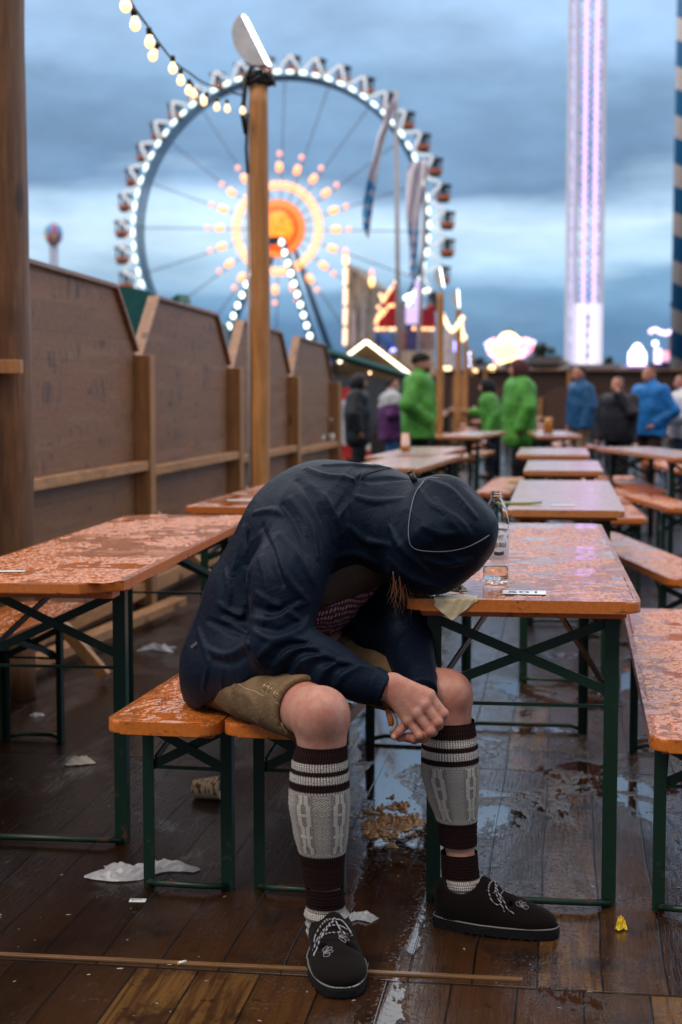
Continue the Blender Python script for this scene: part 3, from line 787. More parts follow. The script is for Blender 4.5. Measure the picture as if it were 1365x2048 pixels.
# ---- jacket
def torso_fn(Q):
    fl_ = (wd, 1.28)
    d = seg_d(Q, pa(472, 1372, 3.99), pa(502, 1296, 3.99), .124, .135, fl_)
    d = smin(d, seg_d(Q, pa(464, 1352, 3.91), pa(548, 1270, 3.87), .116, .11), .05)
    d = smin(d, seg_d(Q, pa(470, 1345, 3.885), pa(552, 1332, 3.715), .119, .110), .04)
    d = smin(d, seg_d(Q, pa(506, 1300, 3.99), pa(545, 1190, 3.97), .135, .140, fl_), .08)
    d = smin(d, seg_d(Q, pa(545, 1190, 3.97), pa(612, 1080, 3.95), .140, .142, fl_), .08)
    d = smin(d, seg_d(Q, pa(612, 1080, 3.95), pa(655, 1052, 3.94), .142, .146, fl_), .08)
    d = smin(d, seg_d(Q, pa(655, 1052, 3.94), pa(752, 1042, 3.93), .146, .138, fl_), .08)
    return d
def hood_fn(Q):
    d = ell(Q, pa(893, 1060, 3.80), (.120, .128, .124))
    d = smin(d, ell(Q, pa(862, 1100, 3.78), (.118, .122, .112)), .05)
    d = smin(d, seg_d(Q, pa(770, 1048, 3.90), pa(850, 1058, 3.83), .115, .112), .07)
    d = smin(d, ell(Q, pa(918, 1030, 3.80), (.072, .08, .078)), .06)
    for (u, v, nx_, ny_, nz_) in ((948, 985, .70, -.15, .70), (962, 1142, .68, -.2, -.70), (930, 1010, .45, -.80, .38), (850, 985, .05, -.72, .69), (905, 1140, .2, -.9, -.35)):
        p0 = pa(u, v, 3.80 if abs(ny_) < .4 else 3.715 if v != 985 else 3.735); L0 = math.sqrt(nx_ ** 2 + ny_ ** 2 + nz_ ** 2)
        d = smax(d, (((Q[0] - p0[0]) * nx_ + (Q[1] - p0[1]) * ny_ + (Q[2] - p0[2]) * nz_) / L0).astype(np.float32), .022)
    return d
def arms_fn(Q):
    d = seg_d(Q, pa(618, 1052, 3.80), pa(572, 1165, 3.68), .098, .082)
    d = smin(d, seg_d(Q, pa(572, 1165, 3.68), pa(560, 1290, 3.615), .082, .072), .05)
    d = smin(d, seg_d(Q, pa(560, 1292, 3.615), pa(640, 1330, 3.585), .071, .058), .03)
    d = smin(d, seg_d(Q, pa(640, 1330, 3.585), pa(762, 1378, 3.545), .058, .041), .04)
    e_ = seg_d(Q, pa(765, 1040, 4.02), pa(800, 1180, 3.96), .095, .080)
    e_ = smin(e_, seg_d(Q, pa(800, 1180, 3.96), pa(812, 1285, 3.90), .080, .070), .05)
    e_ = smin(e_, seg_d(Q, pa(812, 1285, 3.90), pa(842, 1384, 3.675), .070, .040), .03)
    # sleeve openings
    d = smax(d, -seg_d(Q, pa(752, 1374, 3.548), pa(790, 1389, 3.536), .034, .036), .004)
    e_ = smax(e_, -seg_d(Q, pa(842, 1388, 3.665), pa(843, 1404, 3.62), .034, .036), .004)
    return np.minimum(d, e_)
hn = np.array([.634, 0, -.775]); hp = pa(455, 1376, 3.8)
hemA = pa(395, 1428, 3.9)
def cut2(Q): return (.52 - Q[2]).astype(np.float32)
def base_fn(Q):
    T = torso_fn(Q)
    cut = (Q[0] - hp[0]) * hn[0] + (Q[2] - hp[2]) * hn[2]
    Tc = smax(T, -(T + .019), .004)
    Tc = smax(Tc, cut.astype(np.float32), .006)
    Tc = smin(Tc, smax(seg_d(Q, pa(700, 1180, 3.99), pa(790, 1322, 3.915), .065, .062), cut2(Q), .01), .04)
    Tc = smax(Tc, (.497 - Q[2]).astype(np.float32), .01)
    Tc = smin(Tc, smax(seg_d(Q, pa(700, 1130, 4.06), pa(752, 1340, 4.02), .07, .07), cut2(Q), .01), .04)
    Hd = hood_fn(Q)
    d = smin(Tc, Hd, .05)
    # face opening and the hollow at the chest under the chin
    op = seg_d(Q, pa(735, 1200, 3.86), pa(790, 1240, 3.84), .085, .05)
    d = smax(d, -op, .02)
    d = smin(d, arms_fn(Q), .03)
    return d
def c1(x, y): return 340 + x / 1.95, 900 + y / 1.95
ridges = [
 [(470,190),(520,250),(556,330),(575,420)], [(385,330),(425,430),(470,520),(540,590)], [(330,245),(400,235),(470,262),(520,330)], [(600,175),(645,250),(670,330)],
 [(535,75),(600,98),(690,110),(760,128)], [(770,78),(725,130),(690,200),(650,270)], [(345,380),(372,500),(385,600),(360,690)], [(430,330),(505,420),(560,520)],
 [(345,812),(410,752),(500,742),(560,762)], [(398,862),(465,790),(540,772),(610,800)], [(462,902),(520,822),(590,806),(650,820)], [(560,925),(610,856),(668,832),(730,842)], [(640,925),(680,872),(735,846),(800,850)],
 [(330,705),(400,738),(500,705),(540,660)], [(318,655),(400,660),(480,610),(530,600)], [(340,560),(420,610),(500,660)],
 [(150,655),(220,684),(300,712)], [(195,600),(250,640),(305,650)], [(135,770),(220,802),(312,752)], [(215,470),(235,540),(225,620)], [(110,700),(150,820),(130,930)], [(285,300),(270,400),(225,520)],
 [(1010,118),(1100,160),(1190,262)], [(968,150),(1020,215),(1110,262),(1170,330)], [(990,300),(1060,330),(1150,322)], [(860,300),(900,380),(1000,470)], [(850,420),(940,500),(1060,545)], [(1000,430),(1080,450),(1170,425)],
 [(700,300),(760,352),(860,372)], [(640,420),(720,405),(810,440)], [(720,180),(800,200),(900,190)], [(600,60),(700,60),(860,72)], [(1040,190),(1080,260),(1150,340)]]
grooves = [
 [(440,215),(490,290),(530,400)], [(360,300),(400,400),(440,520)], [(545,150),(600,260),(640,380)], [(400,820),(450,765),(540,755)], [(440,885),(500,800),(580,790)], [(525,915),(570,835),(640,825)], [(610,930),(645,860),(710,842)],
 [(350,690),(420,705),(500,670)], [(330,610),(410,635),(490,590)], [(300,330),(306,500),(304,680),(315,790)], [(215,640),(260,665),(303,672)], [(150,662),(225,695),(303,722)], [(170,820),(240,830),(315,790)],
 [(735,110),(700,170),(655,235)], [(760,120),(850,112),(935,112)], [(500,120),(560,180),(600,260)]]
def smooth_path(pts, n=10):
    pts = [np.array(p, float) for p in pts]; pp = [2 * pts[0] - pts[1]] + pts + [2 * pts[-1] - pts[-2]]; out_ = []
    for i in range(1, len(pp) - 2):
        for k in range(n):
            t = k / n; a, b, c, d = pp[i - 1], pp[i], pp[i + 1], pp[i + 2]
            out_.append(.5 * ((2 * b) + (-a + c) * t + (2 * a - 5 * b + 4 * c - d) * t * t + (-a + 3 * b - 3 * c + d) * t ** 3))
    out_.append(pts[-1]); return out_
def on_surface(path, fn, n=3):
    return [p for p in (trace(fn, *c1(*q)) for q in smooth_path(path, n)) if p is not None]
RP = [on_surface(p, base_fn) for p in ridges]; GP = [on_surface(p, base_fn) for p in grooves]
def pol(Q, pts, r, inset):
    """distance to a strip that thins towards both ends"""
    d = None; n = len(pts) - 1
    for i in range(n):
        if np.linalg.norm(pts[i + 1] - pts[i]) > .09: continue
        a = r * (.25 + .75 * math.sin(math.pi * i / n)); b = r * (.25 + .75 * math.sin(math.pi * (i + 1) / n))
        s = seg_d(Q, pts[i] + inset, pts[i + 1] + inset, a, b); d = s if d is None else np.minimum(d, s)
    return d
def local(fn_l, Q, d, pts, r, sgn, k):
    """apply one fold only where its neighbourhood lies"""
    A = np.array(pts); lo = A.min(0) - .03; hi = A.max(0) + .03
    m = (Q[0] > lo[0]) & (Q[0] < hi[0]) & (Q[1] > lo[1]) & (Q[1] < hi[1]) & (Q[2] > lo[2]) & (Q[2] < hi[2])
    if not m.any(): return d
    q = [Q[i][m] for i in range(3)]
    s = pol(q, pts, r, np.array([0, .0, 0]))
    if s is None: return d
    d = d.copy()
    d[m] = smin(d[m], s, k) if sgn > 0 else smax(d[m], -s, k)
    return d
def jacket_fn(Q):
    d = base_fn(Q)
    for p in RP:
        if len(p) > 2: d = local(None, Q, d, p, .0052, 1, .013)
    for p in GP:
        if len(p) > 2: d = local(None, Q, d, p, .0060, -1, .016)
    return d
jv, jf = sdf_mesh(jacket_fn, (-.45, 3.46, .44), (.46, 4.24, 1.20), .0036)
# crumple the cloth: ridged low noise along the normal
def normals(v, f):
    n = np.zeros_like(v); a = v[f[:, 2]] - v[f[:, 0]]; b = v[f[:, 3]] - v[f[:, 1]]; c = np.cross(a, b)
    for k in range(4): np.add.at(n, f[:, k], c)
    return n / np.maximum(np.linalg.norm(n, axis=1, keepdims=True), 1e-9)
jn = normals(jv, jf)
warp = np.stack([vnoise(jv, 9, s) for s in (1, 2, 3)], 1) - .5
pw = jv + warp * .07
R_ = Matrix.Rotation(R(35), 3, 'Y'); pw = pw @ np.array(R_)
rid = 1 - np.abs(2 * vnoise(pw * np.array([1, 1, .3]), 12, 5) - 1)
rid2 = 1 - np.abs(2 * vnoise(pw * np.array([.5, 1, 1]), 48, 6) - 1)
amp = .0034 * (rid ** 4.0 - .2) + .0008 * (rid2 ** 2 - .35)
hm_ = sstep(jv[:, 0], .10, .16)
amp = amp * (1 - .5 * hm_) + hm_ * (.0075 * (vnoise(pw, 7, 21) - .5) + .0042 * ((1 - np.abs(2 * vnoise(pw * np.array([.55, 1, 1]), 13, 22) - 1)) ** 3 - .25))
jv = jv + jn * amp[:, None]
def jacket_mat():
    t = MT('navy_shell'); v = t.co(); g = t.noise(v, 5, 5)
    n1 = t.noise(v, 22, 3, .5, 1.6)
    x, y, zz = t.sep(v)
    wv = t.math('MULTIPLY', t.math('SINE', t.math('MULTIPLY', t.math('ADD', x, zz), 2600)), t.math('SINE', t.math('MULTIPLY', t.math('SUBTRACT', x, zz), 2600)))
    t.set('Base Color', t.mix(g, (.0015, .0042, .0115), (.0027, .0070, .0180))); t.set('Roughness', .52); t.set('Specular IOR Level', .16); t.set('Specular Tint', (.55, .75, 1.0, 1))
    t.set('Sheen Weight', .03); t.set('Sheen Roughness', .5); t.set('Sheen Tint', (.35, .5, .8, 1))
    r_ = t.math('ABSOLUTE', t.math('SUBTRACT', n1, .5))
    t.bump(t.math('ADD', t.math('MULTIPLY', r_, -4), t.math('MULTIPLY', wv, .03)), .0016, .5)
    return t.m
M['jacket'] = jacket_mat()
for p0, p1, r0, r1 in ((pa(742, 1367, 3.550), pa(772, 1381, 3.541), .0435, .0405), (pa(838, 1352, 3.725), pa(843, 1386, 3.660), .0440, .0385)):
    p0, p1 = Vector(shift(p0)), Vector(shift(p1)); d_ = (p1 - p0); cm = MB(); n_c = 9
    pts_ = [p0 + d_ * (i / n_c) for i in range(n_c + 1)] + [p1 - d_ * .04, p0]; rs_ = [r0 + (r1 - r0) * i / n_c + (.0012 if i in (2, 8) else 0) for i in range(n_c + 1)] + [r1 - .004, r0 - .006]
    cm.tube(pts_, rs_, 40, False); cm.build('cuff', M['jacket'], person)
jk = mesh_obj('jacket', np_mesh('jacket', shift(jv), jf), M['jacket'], person)
cordm = simple('grey_piping', (.13, .145, .18), .5)
def surf_tube(path, r, mat, name, parent, lift=.0015, fn=jacket_fn, conv=c1):
    pts = []
    for q in smooth_path(path, 5):
        p = trace(fn, *conv(*q))
        if p is None: continue
        d = (CAMP - p); d /= np.linalg.norm(d); pts.append(Vector(shift(p + d * lift)))
    if len(pts) > 2: return MB().tube(pts, r, 6).build(name, mat, parent)
hoodcord = surf_tube([(990,122),(955,175),(934,270),(932,340),(945,378),(985,393),(1070,396),(1150,382),(1215,352),(1255,325)], .0013, cordm, 'hood_piping', jk, .0028)
surf_tube([(985,122),(1010,108),(1050,110)], .0012, cordm, 'cord', jk, .004)
tg = MB(); tp_ = trace(jacket_fn, *c1(948, 118)); 
if tp_ is not None:
    q0 = Vector(shift(tp_)) + Vector((0, -.010, .004))
    tg.tube([q0 + Vector((-.006, 0, .014)), q0 + Vector((.007, 0, -.010))], .0078, 12); tg.tube([q0 + Vector((-.009, 0, .020)), q0 + Vector((-.006, 0, .013))], .0066, 12)
    tg.tube([q0 + Vector((-.004, -.002, .014)), q0 + Vector((-.009, -.002, .02)), q0 + Vector((-.002, -.002, .022)), q0 + Vector((-.004, -.002, .013))], .0014, 6)
    tg.build('cord_lock', M['black'], jk)
# stitched seams as thin raised cords in the jacket colour
for pth in ([(745,85),(722,130),(700,190),(712,262),(690,350)], [(304,300),(300,450),(303,620),(318,790)], [(150,655),(225,690),(303,716)], [(860,70),(770,92),(742,118)]):
    surf_tube(pth, .0011, M['jacket'], 'seam', jk, .0006)
lt = trace(jacket_fn, 389, 1289)
if lt is not None:
    MB().box(Vector(shift(lt)) + Vector((0, -.006, 0)), (.020, .002, .007), Matrix.Rotation(R(-38), 3, 'Y')).build('fabric_label', simple('grey_label', (.16, .16, .17), .5), jk)

# ---- shirt and leather trousers
def shirt_fn(Q):
    d = seg_d(Q, (hipA + hipB) / 2 + np.array([.02, -.02, .06]), pa(606, 1180, 3.92), .118, .112, (wd, 1.2))
    d = smin(d, seg_d(Q, pa(640, 1165, 3.90), pa(720, 1100, 3.90), .113, .10, (wd, 1.15)), .06)
    return d
sv_, sf_ = sdf_mesh(shirt_fn, (-.42, 3.68, .52), (.20, 4.2, 1.12), .007)
sn = normals(sv_, sf_); sv_ = sv_ + sn * (.006 * (1 - np.abs(2 * vnoise(sv_ * np.array([1, 1, 1.5]), 24, 9) - 1)) ** 2)[:, None]
def plaid():
    t = MT('checked_shirt'); v = t.co(); w_ = t.noise(v, 12, 3); x, y, zz = t.sep(v)
    a = t.math('ADD', t.math('ADD', x, t.math('MULTIPLY', y, .5)), t.math('MULTIPLY', w_, .03)); b = t.math('ADD', zz, t.math('MULTIPLY', w_, .05))
    s1 = t.ss(t.math('SINE', t.math('MULTIPLY', a, 700)), .0, .4); s2 = t.ss(t.math('SINE', t.math('MULTIPLY', b, 420)), -.2, .3)
    c = t.mix(t.math('MULTIPLY', s1, s2), (.075, .012, .03), (.42, .34, .40)); t.set('Base Color', c); t.set('Roughness', .8); return t.m
mesh_obj('shirt', np_mesh('shirt', shift(sv_), sf_), plaid(), person)
suede = simple('tan_suede', (.155, .095, .046), .85, var=.22, nscale=16, bump=.003, bscale=120)
def sleg(Q, hip, knee, k_, r0, r1, i0, i1):
    e_ = hip + (knee - hip) * k_; ax_ = (knee - hip) / np.linalg.norm(knee - hip)
    d = seg_d(Q, hip, hip + (knee - hip) * (k_ + .12), r0, r1)
    d = smax(d, (sum((Q[i] - e_[i]) * ax_[i] for i in range(3))).astype(np.float32), .003)
    return smax(d, -seg_d(Q, hip, knee + (knee - hip) * .3, i0, i1), .003)
def sfn(Q):
    a_ = sleg(Q, hipA, kneeA, .84, .086, .0735, .070, .062); b_ = sleg(Q, hipB, kneeB, .84, .086, .075, .070, .060)
    pv = seg_d(Q, hipA + np.array([.01, 0, .0]), hipB, .086, .088)
    pv = smin(pv, seg_d(Q, (hipA + hipB) / 2, pa(575, 1285, 3.98), .095, .088, (wd, 1.2)), .05)
    return smin(smin(a_, b_, .01), pv, .03).astype(np.float32)
tv, tf = sdf_mesh(sfn, (-.42, 3.46, .44), (.30, 4.28, .98), .0052)
tn = normals(tv, tf); tv = tv + tn * (.0035 * (1 - np.abs(2 * vnoise(tv, 20, 12) - 1)) ** 2)[:, None]
tr = mesh_obj('leather_shorts', np_mesh('leather_shorts', shift(tv), tf), suede, person)
brass = simple('old_brass', (.34, .24, .13), .32, .85)
def c5(x, y): return 340 + x / 4.875, 1200 + y / 4.875
for q in [(948, 850), (990, 872), (1046, 922)]:
    p = trace(sfn, *c5(*q))
    if p is None: continue
    bt = MB(); c = Vector(shift(p)); nn = Vector((.25, -.93, .27)).normalized(); qt = nn.to_track_quat('Z', 'Y').to_matrix()
    for prof in ([(0.0095, 0), (.0095, .0034), (.0075, .0046), (.0066, .0034), (.0038, .0052), (0.0001, .006)],):
        b0 = MB(); b0.lathe(prof, (0, 0, 0), 16)
        bmesh.ops.transform(b0.bm, matrix=Matrix.Translation(c) @ qt.to_4x4(), verts=b0.bm.verts[:]); b0.build('snap_button', brass, tr)
    bt.bm.free()
thread = simple('pale_thread', (.42, .34, .22), .7)
surf_tube([(665, 815), (740, 862), (830, 890), (890, 925), (985, 965), (1060, 1015), (1098, 1062)], .0009, thread, 'stitching', tr, .0012, sfn, c5)
surf_tube([(1096, 1068), (1080, 1130), (1098, 1220), (1150, 1310)], .0010, thread, 'stitching', tr, .0012, sfn, c5)

bib_z = pa(660, 1203, 3.85)[2]
bv, bf_ = sdf_mesh(lambda Q: smax(shirt_fn(Q) - .008, (bib_z - Q[2] + .3 * (Q[0] + .02)).astype(np.float32), .008).astype(np.float32), (-.2, 3.68, .7), (.20, 4.2, 1.12), .008)
mesh_obj('leather_bib', np_mesh('leather_bib', shift(bv), bf_), simple('shaded_leather', (.030, .016, .010), .7, bump=.003, bscale=60), person)  # brown leather darkened in its colour for the shade inside the jacket
# ---- hair strands hanging from the hood
hm = simple('reddish_hair', (.20, .085, .045), .4, var=.3)
hb = MB(); rr = random.Random(5); rrx = [rr.gauss(.008, .012) for _ in range(40)]
for i in range(30):
    u0 = 797 + rr.gauss(0, 9); Yh = 3.74 + rr.uniform(-.03, .05)
    a = pa(u0, 1150 + rr.uniform(-10, 10), Yh); ln = rr.uniform(50, 92)
    pts = [Vector(shift(a + np.array([rr.uniform(-.001, .001) + .009 * math.sin(k * .9 + i * 1.3) * (k / 6) + rrx[i] * (k / 6), 0, -ln * k / 6 * .00118]))) for k in range(7)]
    hb.tube(pts, [.0006, .0006, .0006, .0005, .0004, .0003, .0002], 4)
cap_ = sdf_mesh(lambda Q: smax(ell(Q, headc + np.array([.005, .005, .01]), (.096, .086, .095)), -(Q[2] - headc[2] + .03), .01).astype(np.float32), tuple(headc - .12), tuple(headc + .12), .008)
hb.build('hair', hm, person)

# ---- knitted calf warmers and socks
def loft(name, rows, mat, parent, seg=72, vscale=1.0, thick=None):
    """rows: (centre, rx, ry) ; uv = (turn, metres along)"""
    bm = bmesh.new(); uvl = bm.loops.layers.uv.new('uv'); rings = []; V = [0]
    for i in range(1, len(rows)): V.append(V[-1] + (Vector(rows[i][0]) - Vector(rows[i - 1][0])).length)
    for c, rx, ry in rows: rings.append([bm.verts.new(Vector(c) + Vector((rx * math.cos(2 * math.pi * k / seg), ry * math.sin(2 * math.pi * k / seg), 0))) for k in range(seg)])
    for i in range(len(rows) - 1):
        for k in range(seg):
            f = bm.faces.new((rings[i][k], rings[i + 1][k], rings[i + 1][(k + 1) % seg], rings[i][(k + 1) % seg])); f.smooth = True
            for lp_, (uu, vv) in zip(f.loops, ((k / seg, V[i]), (k / seg, V[i + 1]), ((k + 1) / seg, V[i + 1]), ((k + 1) / seg, V[i]))): lp_[uvl].uv = (uu, vv)
    bmesh.ops.recalc_face_normals(bm, faces=bm.faces[:])
    me = bpy.data.meshes.new(name); bm.to_mesh(me); bm.free()
    return mesh_obj(name, me, mat, parent)
def knit_mat(name, bands, cables=True, wh=(.62, .60, .59), crumple=False):
    """bands: list of (v0, v1) white stripes; everything else dark brown"""
    t = MT(name); x, y, _ = t.sep(t.tc.outputs['UV'])
    ns = t.noise(t.co('UV', (60, 18, 1)), 5, 4, .7)
    jag = t.math('MULTIPLY', t.math('SINE', t.math('MULTIPLY', x, 2 * math.pi * 62)), .0012)
    yy = t.math('ADD', t.math('ADD', y, jag), t.math('MULTIPLY', t.math('SUBTRACT', ns, .5), .0015))
    wmask = None
    for a, b in bands:
        q = t.math('MULTIPLY', t.ss(yy, a - .0006, a + .0006), t.ss(yy, b + .0006, b - .0006)); wmask = q if wmask is None else t.math('MAXIMUM', wmask, q)
    big = [b for b in bands if b[1] - b[0] > .06]
    rib = t.math('ABSOLUTE', t.math('SINE', t.math('MULTIPLY', x, math.pi * 62)))
    h = t.math('POWER', rib, .6)
    hv = t.vor(t.co('UV', (230, 150 / .36, 1)), 1)
    purl = t.math('ABSOLUTE', t.math('SINE', t.math('MULTIPLY', y, math.pi / .0052)))
    h = t.math('ADD', h, t.math('MULTIPLY', purl, .25))
    fleck = t.ss(t.noise(t.co('UV', (120, 300, 1)), 1.0, 3, .6), .45, .62)
    whc = t.mix(t.math('MULTIPLY', fleck, .75), wh, tuple(q * .26 for q in wh))
    if cables and big:
        a, b = big[0]; inb = t.math('MULTIPLY', t.ss(y, a + .006, a + .009), t.ss(y, b - .006, b - .009))
        # herringbone ground
        zig = t.math('ABSOLUTE', t.math('SUBTRACT', t.math('FRACT', t.math('MULTIPLY', x, 15)), .5))
        hb_ = t.math('ABSOLUTE', t.math('SINE', t.math('MULTIPLY', t.math('ADD', y, t.math('MULTIPLY', zig, .022)), math.pi / .0062)))
        h = t.fmix(inb, h, t.math('MULTIPLY', hb_, .8))
        groove = t.ss(zig, .47, .5)
        cab = None; halo = None
        for u0 in (.665, .865, .30, .05):
            per = t.math('FRACT', t.math('DIVIDE', t.math('SUBTRACT', y, a + .004), .052))
            du = t.math('SUBTRACT', x, u0)
            sh = t.math('MULTIPLY', t.ss(t.math('ABSOLUTE', t.math('SUBTRACT', t.math('FRACT', t.math('DIVIDE', t.math('SUBTRACT', y, a + .004), .104)), .5)), .22, .28), .012)
            d1 = t.math('ABSOLUTE', t.math('SUBTRACT', t.math('ADD', du, sh), .028)); d2 = t.math('ABSOLUTE', t.math('ADD', t.math('SUBTRACT', du, sh), .028))
            bars = t.ss(t.math('MINIMUM', d1, d2), .0175, .010)
            link = t.math('MULTIPLY', t.ss(t.math('ABSOLUTE', t.math('SUBTRACT', per, .5)), .40, .45), t.ss(t.math('ABSOLUTE', du), .044, .036))
            hole = t.math('MULTIPLY', t.ss(t.math('ABSOLUTE', du), .05, .043), 1)
            q = t.math('MAXIMUM', bars, link); cab = q if cab is None else t.math('MAXIMUM', cab, q)
            rim_ = t.ss(t.math('ABSOLUTE', du), .062, .05); halo = rim_ if halo is None else t.math('MAXIMUM', halo, rim_)
        cab = t.math('MULTIPLY', cab, inb)
        fine = t.math('ABSOLUTE', t.math('SINE', t.math('MULTIPLY', x, math.pi * 130)))
        h = t.math('ADD', h, t.math('MULTIPLY', cab, t.math('ADD', 1.5, t.math('MULTIPLY', fine, .3))))
        whc = t.mix(t.math('MULTIPLY', t.math('MULTIPLY', halo, inb), .55), whc, (.20, .18, .17))
        whc = t.mix(t.math('MULTIPLY', cab, .9), whc, wh)
        gr_ = t.math('MULTIPLY', t.math('MULTIPLY', t.math('SUBTRACT', 1, hb_), t.math('SUBTRACT', 1, cab)), inb)
        whc = t.mix(t.math('MULTIPLY', gr_, .85), whc, (.13, .115, .11))
        whc = t.mix(t.math('MULTIPLY', t.math('MULTIPLY', groove, inb), t.math('SUBTRACT', .6, t.math('MULTIPLY', cab, .6))), whc, (.12, .10, .10))
    ribd = t.mix(t.math('MULTIPLY', t.math('SUBTRACT', 1, rib), .6), whc, (.16, .14, .14)) if not cables else t.mix(t.math('MULTIPLY', t.math('SUBTRACT', 1, t.math('MAXIMUM', rib, inb)), .7), whc, (.13, .11, .11))
    dk = t.mix(t.math('MULTIPLY', rib, .8), (.010, .005, .006), (.032, .013, .014))
    t.set('Base Color', t.mix(wmask, dk, ribd)); t.set('Roughness', .95); t.set('Specular IOR Level', .1)
    t.bump(h, .0034, 1.0); return t.m
def interp_rows(keys, n, wob=.0006, Ry=1.0, seed=0):
    """keys: (v_px, centre_u, half width px, Y)"""
    rows = []; v0, v1 = keys[0][0], keys[-1][0]
    for i in range(n + 1):
        v = v0 + (v1 - v0) * i / n
        for a, b in zip(keys, keys[1:]):
            if a[0] <= v <= b[0] or b is keys[-1]:
                t = (v - a[0]) / (b[0] - a[0]); t2 = t * t * (3 - 2 * t) * .5 + t * .5
                cu = a[1] + (b[1] - a[1]) * t2; hw = a[2] + (b[2] - a[2]) * t2; Y = a[3] + (b[3] - a[3]) * t
                if v <= b[0]: break
        c = P(cu, v, Y); r = hw * Y / F
        r += wob * math.sin(i * 1.7 + seed)
        rows.append((Vector(shift(np.array(c))), r, r * Ry))
    return rows
kA = [(1487, 644, 51.5, 3.455), (1520, 640, 57, 3.46), (1560, 639, 61.5, 3.465), (1605, 639.5, 63.5, 3.472), (1660, 642, 57, 3.48), (1718, 645.5, 46, 3.487), (1722, 646, 44, 3.487), (1768, 648, 40.5, 3.49)]
mm = 3.47 / F
sA = [(1519, 1535), (1545, 1561), (1578, 1720)]
M['knitA'] = knit_mat('knit_calf_warmer', [((a - 1487) * mm * 1.0, (b - 1487) * mm) for a, b in sA])
loft('calf_warmer', interp_rows(kA, 90), M['knitA'], person)
kA2 = [(1772, 649, 39, 3.49), (1800, 651, 39.5, 3.495), (1818, 652, 40, 3.50), (1822, 652, 44, 3.50), (1829, 654, 47, 3.50), (1838, 655, 42, 3.505), (1846, 657, 47, 3.505), (1853, 657, 43, 3.505), (1862, 657, 46, 3.505), (1880, 657, 38, 3.505)]
M['knitA2'] = knit_mat('knit_sock', [((1816 - 1772) * mm, .3)], False)
loft('sock', interp_rows(kA2, 60, .0008), M['knitA2'], person)
kB = [(1440, 899, 51, 3.735), (1470, 899, 55, 3.735), (1505, 900, 58.5, 3.73), (1545, 901, 59.5, 3.73), (1590, 906, 53, 3.725), (1640, 914, 42.5, 3.72), (1645, 915, 40.5, 3.72), (1688, 917, 38.5, 3.715)]
mb = 3.73 / F
sB = [(1471, 1486), (1496, 1511), (1523, 1644)]
M['knitB'] = knit_mat('knit_calf_warmer_far', [((a - 1440) * mb, (b - 1440) * mb) for a, b in sB])
loft('calf_warmer', interp_rows(kB, 90, seed=2), M['knitB'], person)
kB2 = [(1703, 919, 37, 3.715), (1730, 920, 38, 3.715), (1752, 922, 38.5, 3.715), (1757, 923, 41.5, 3.715), (1768, 925, 42, 3.71), (1780, 926, 38.5, 3.71), (1800, 928, 36, 3.71)]
M['knitB2'] = knit_mat('knit_sock_far', [((1754 - 1703) * mb, .3)], False)
loft('sock', interp_rows(kB2, 60, .0008, seed=1), M['knitB2'], person)

# ---- shoes
def shoe_upper(Q):
    d = ell(Q, (-.088, 0, .046), (.052, .0375, .050))
    d = smin(d, ell(Q, (-.02, 0, .042), (.085, .0395, .038)), .03)
    d = smin(d, ell(Q, (.078, .003, .030), (.073, .0475, .0285)), .035)
    d = smin(d, seg_d(Q, (-.026, 0, .066), (.060, 0, .036), .030, .026), .025)
    d = smin(d, seg_d(Q, (-.022, 0, .098), (-.004, 0, .086), .012, .014), .018)
    d = smin(d, ell(Q, (-.124, 0, .080), (.013, .024, .018)), .016)
    d = smax(d, -ell(Q, (-.076, 0, .118), (.047, .040, .056)), .005)
    d = smax(d, (.021 - Q[2]).astype(np.float32), .004)
    # tongue split and crease over the toes
    for s in (-1, 1): d = smax(d, -seg_d(Q, (-.02, s * .017, .112), (.035, s * .010, .082), .0028, .002), .004)
    d = smax(d, -seg_d(Q, (.045, -.045, .062), (.052, .045, .064), .004, .004), .012)
    return d
sv2, sf2 = sdf_mesh(shoe_upper, (-.16, -.07, .015), (.17, .07, .13), .0025)
upper_me = np_mesh('upper', sv2, sf2)
def shoe_mat():
    t = MT('dark_suede'); v = t.co(); n = t.noise(v, 22, 6, .7)
    t.set('Base Color', t.mix(n, (.0026, .0015, .0018), (.0062, .0034, .0040))); t.set('Roughness', .9); t.set('Specular IOR Level', .12); t.set('Sheen Weight', .03); t.bump(t.noise(v, 260, 3), .0012, .7); return t.m
M['shoe'] = shoe_mat(); M['sole'] = simple('rubber_sole', (.006, .006, .008), .6, spec=.2, bump=.002, bscale=90)
def dash_mat(name, a, b, f):
    t = MT(name); x, y, zz = t.sep(t.tc.outputs['Object']); s = t.math('SINE', t.math('MULTIPLY', t.math('ADD', t.math('ADD', x, t.math('MULTIPLY', y, 1.1)), t.math('MULTIPLY', zz, 1.3)), f))
    t.set('Base Color', t.mix(t.ss(s, -.15, .25), a, b)); t.set('Roughness', .7); return t.m
M['welt'] = dash_mat('welt_cord', (.05, .05, .055), (.22, .22, .235), 1100); M['lace'] = dash_mat('lace_cord', (.010, .009, .013), (.28, .28, .33), 620); M['emb'] = simple('embroidery_thread', (.19, .18, .21), .6)
def outline(n=64):
    pts = []
    for i in range(n):
        a = 2 * math.pi * i / n; c, s = math.cos(a), math.sin(a)
        x = .006 + .152 * (abs(c) ** .92) * (1 if c > 0 else -1)
        wdt = .0525 if x > .02 else .0525 - (.02 - x) * .085
        if x < -.1: wdt = .0435
        pts.append((x, wdt * (abs(s) ** .78) * (1 if s > 0 else -1) + .003 * (x > 0)))
    return pts
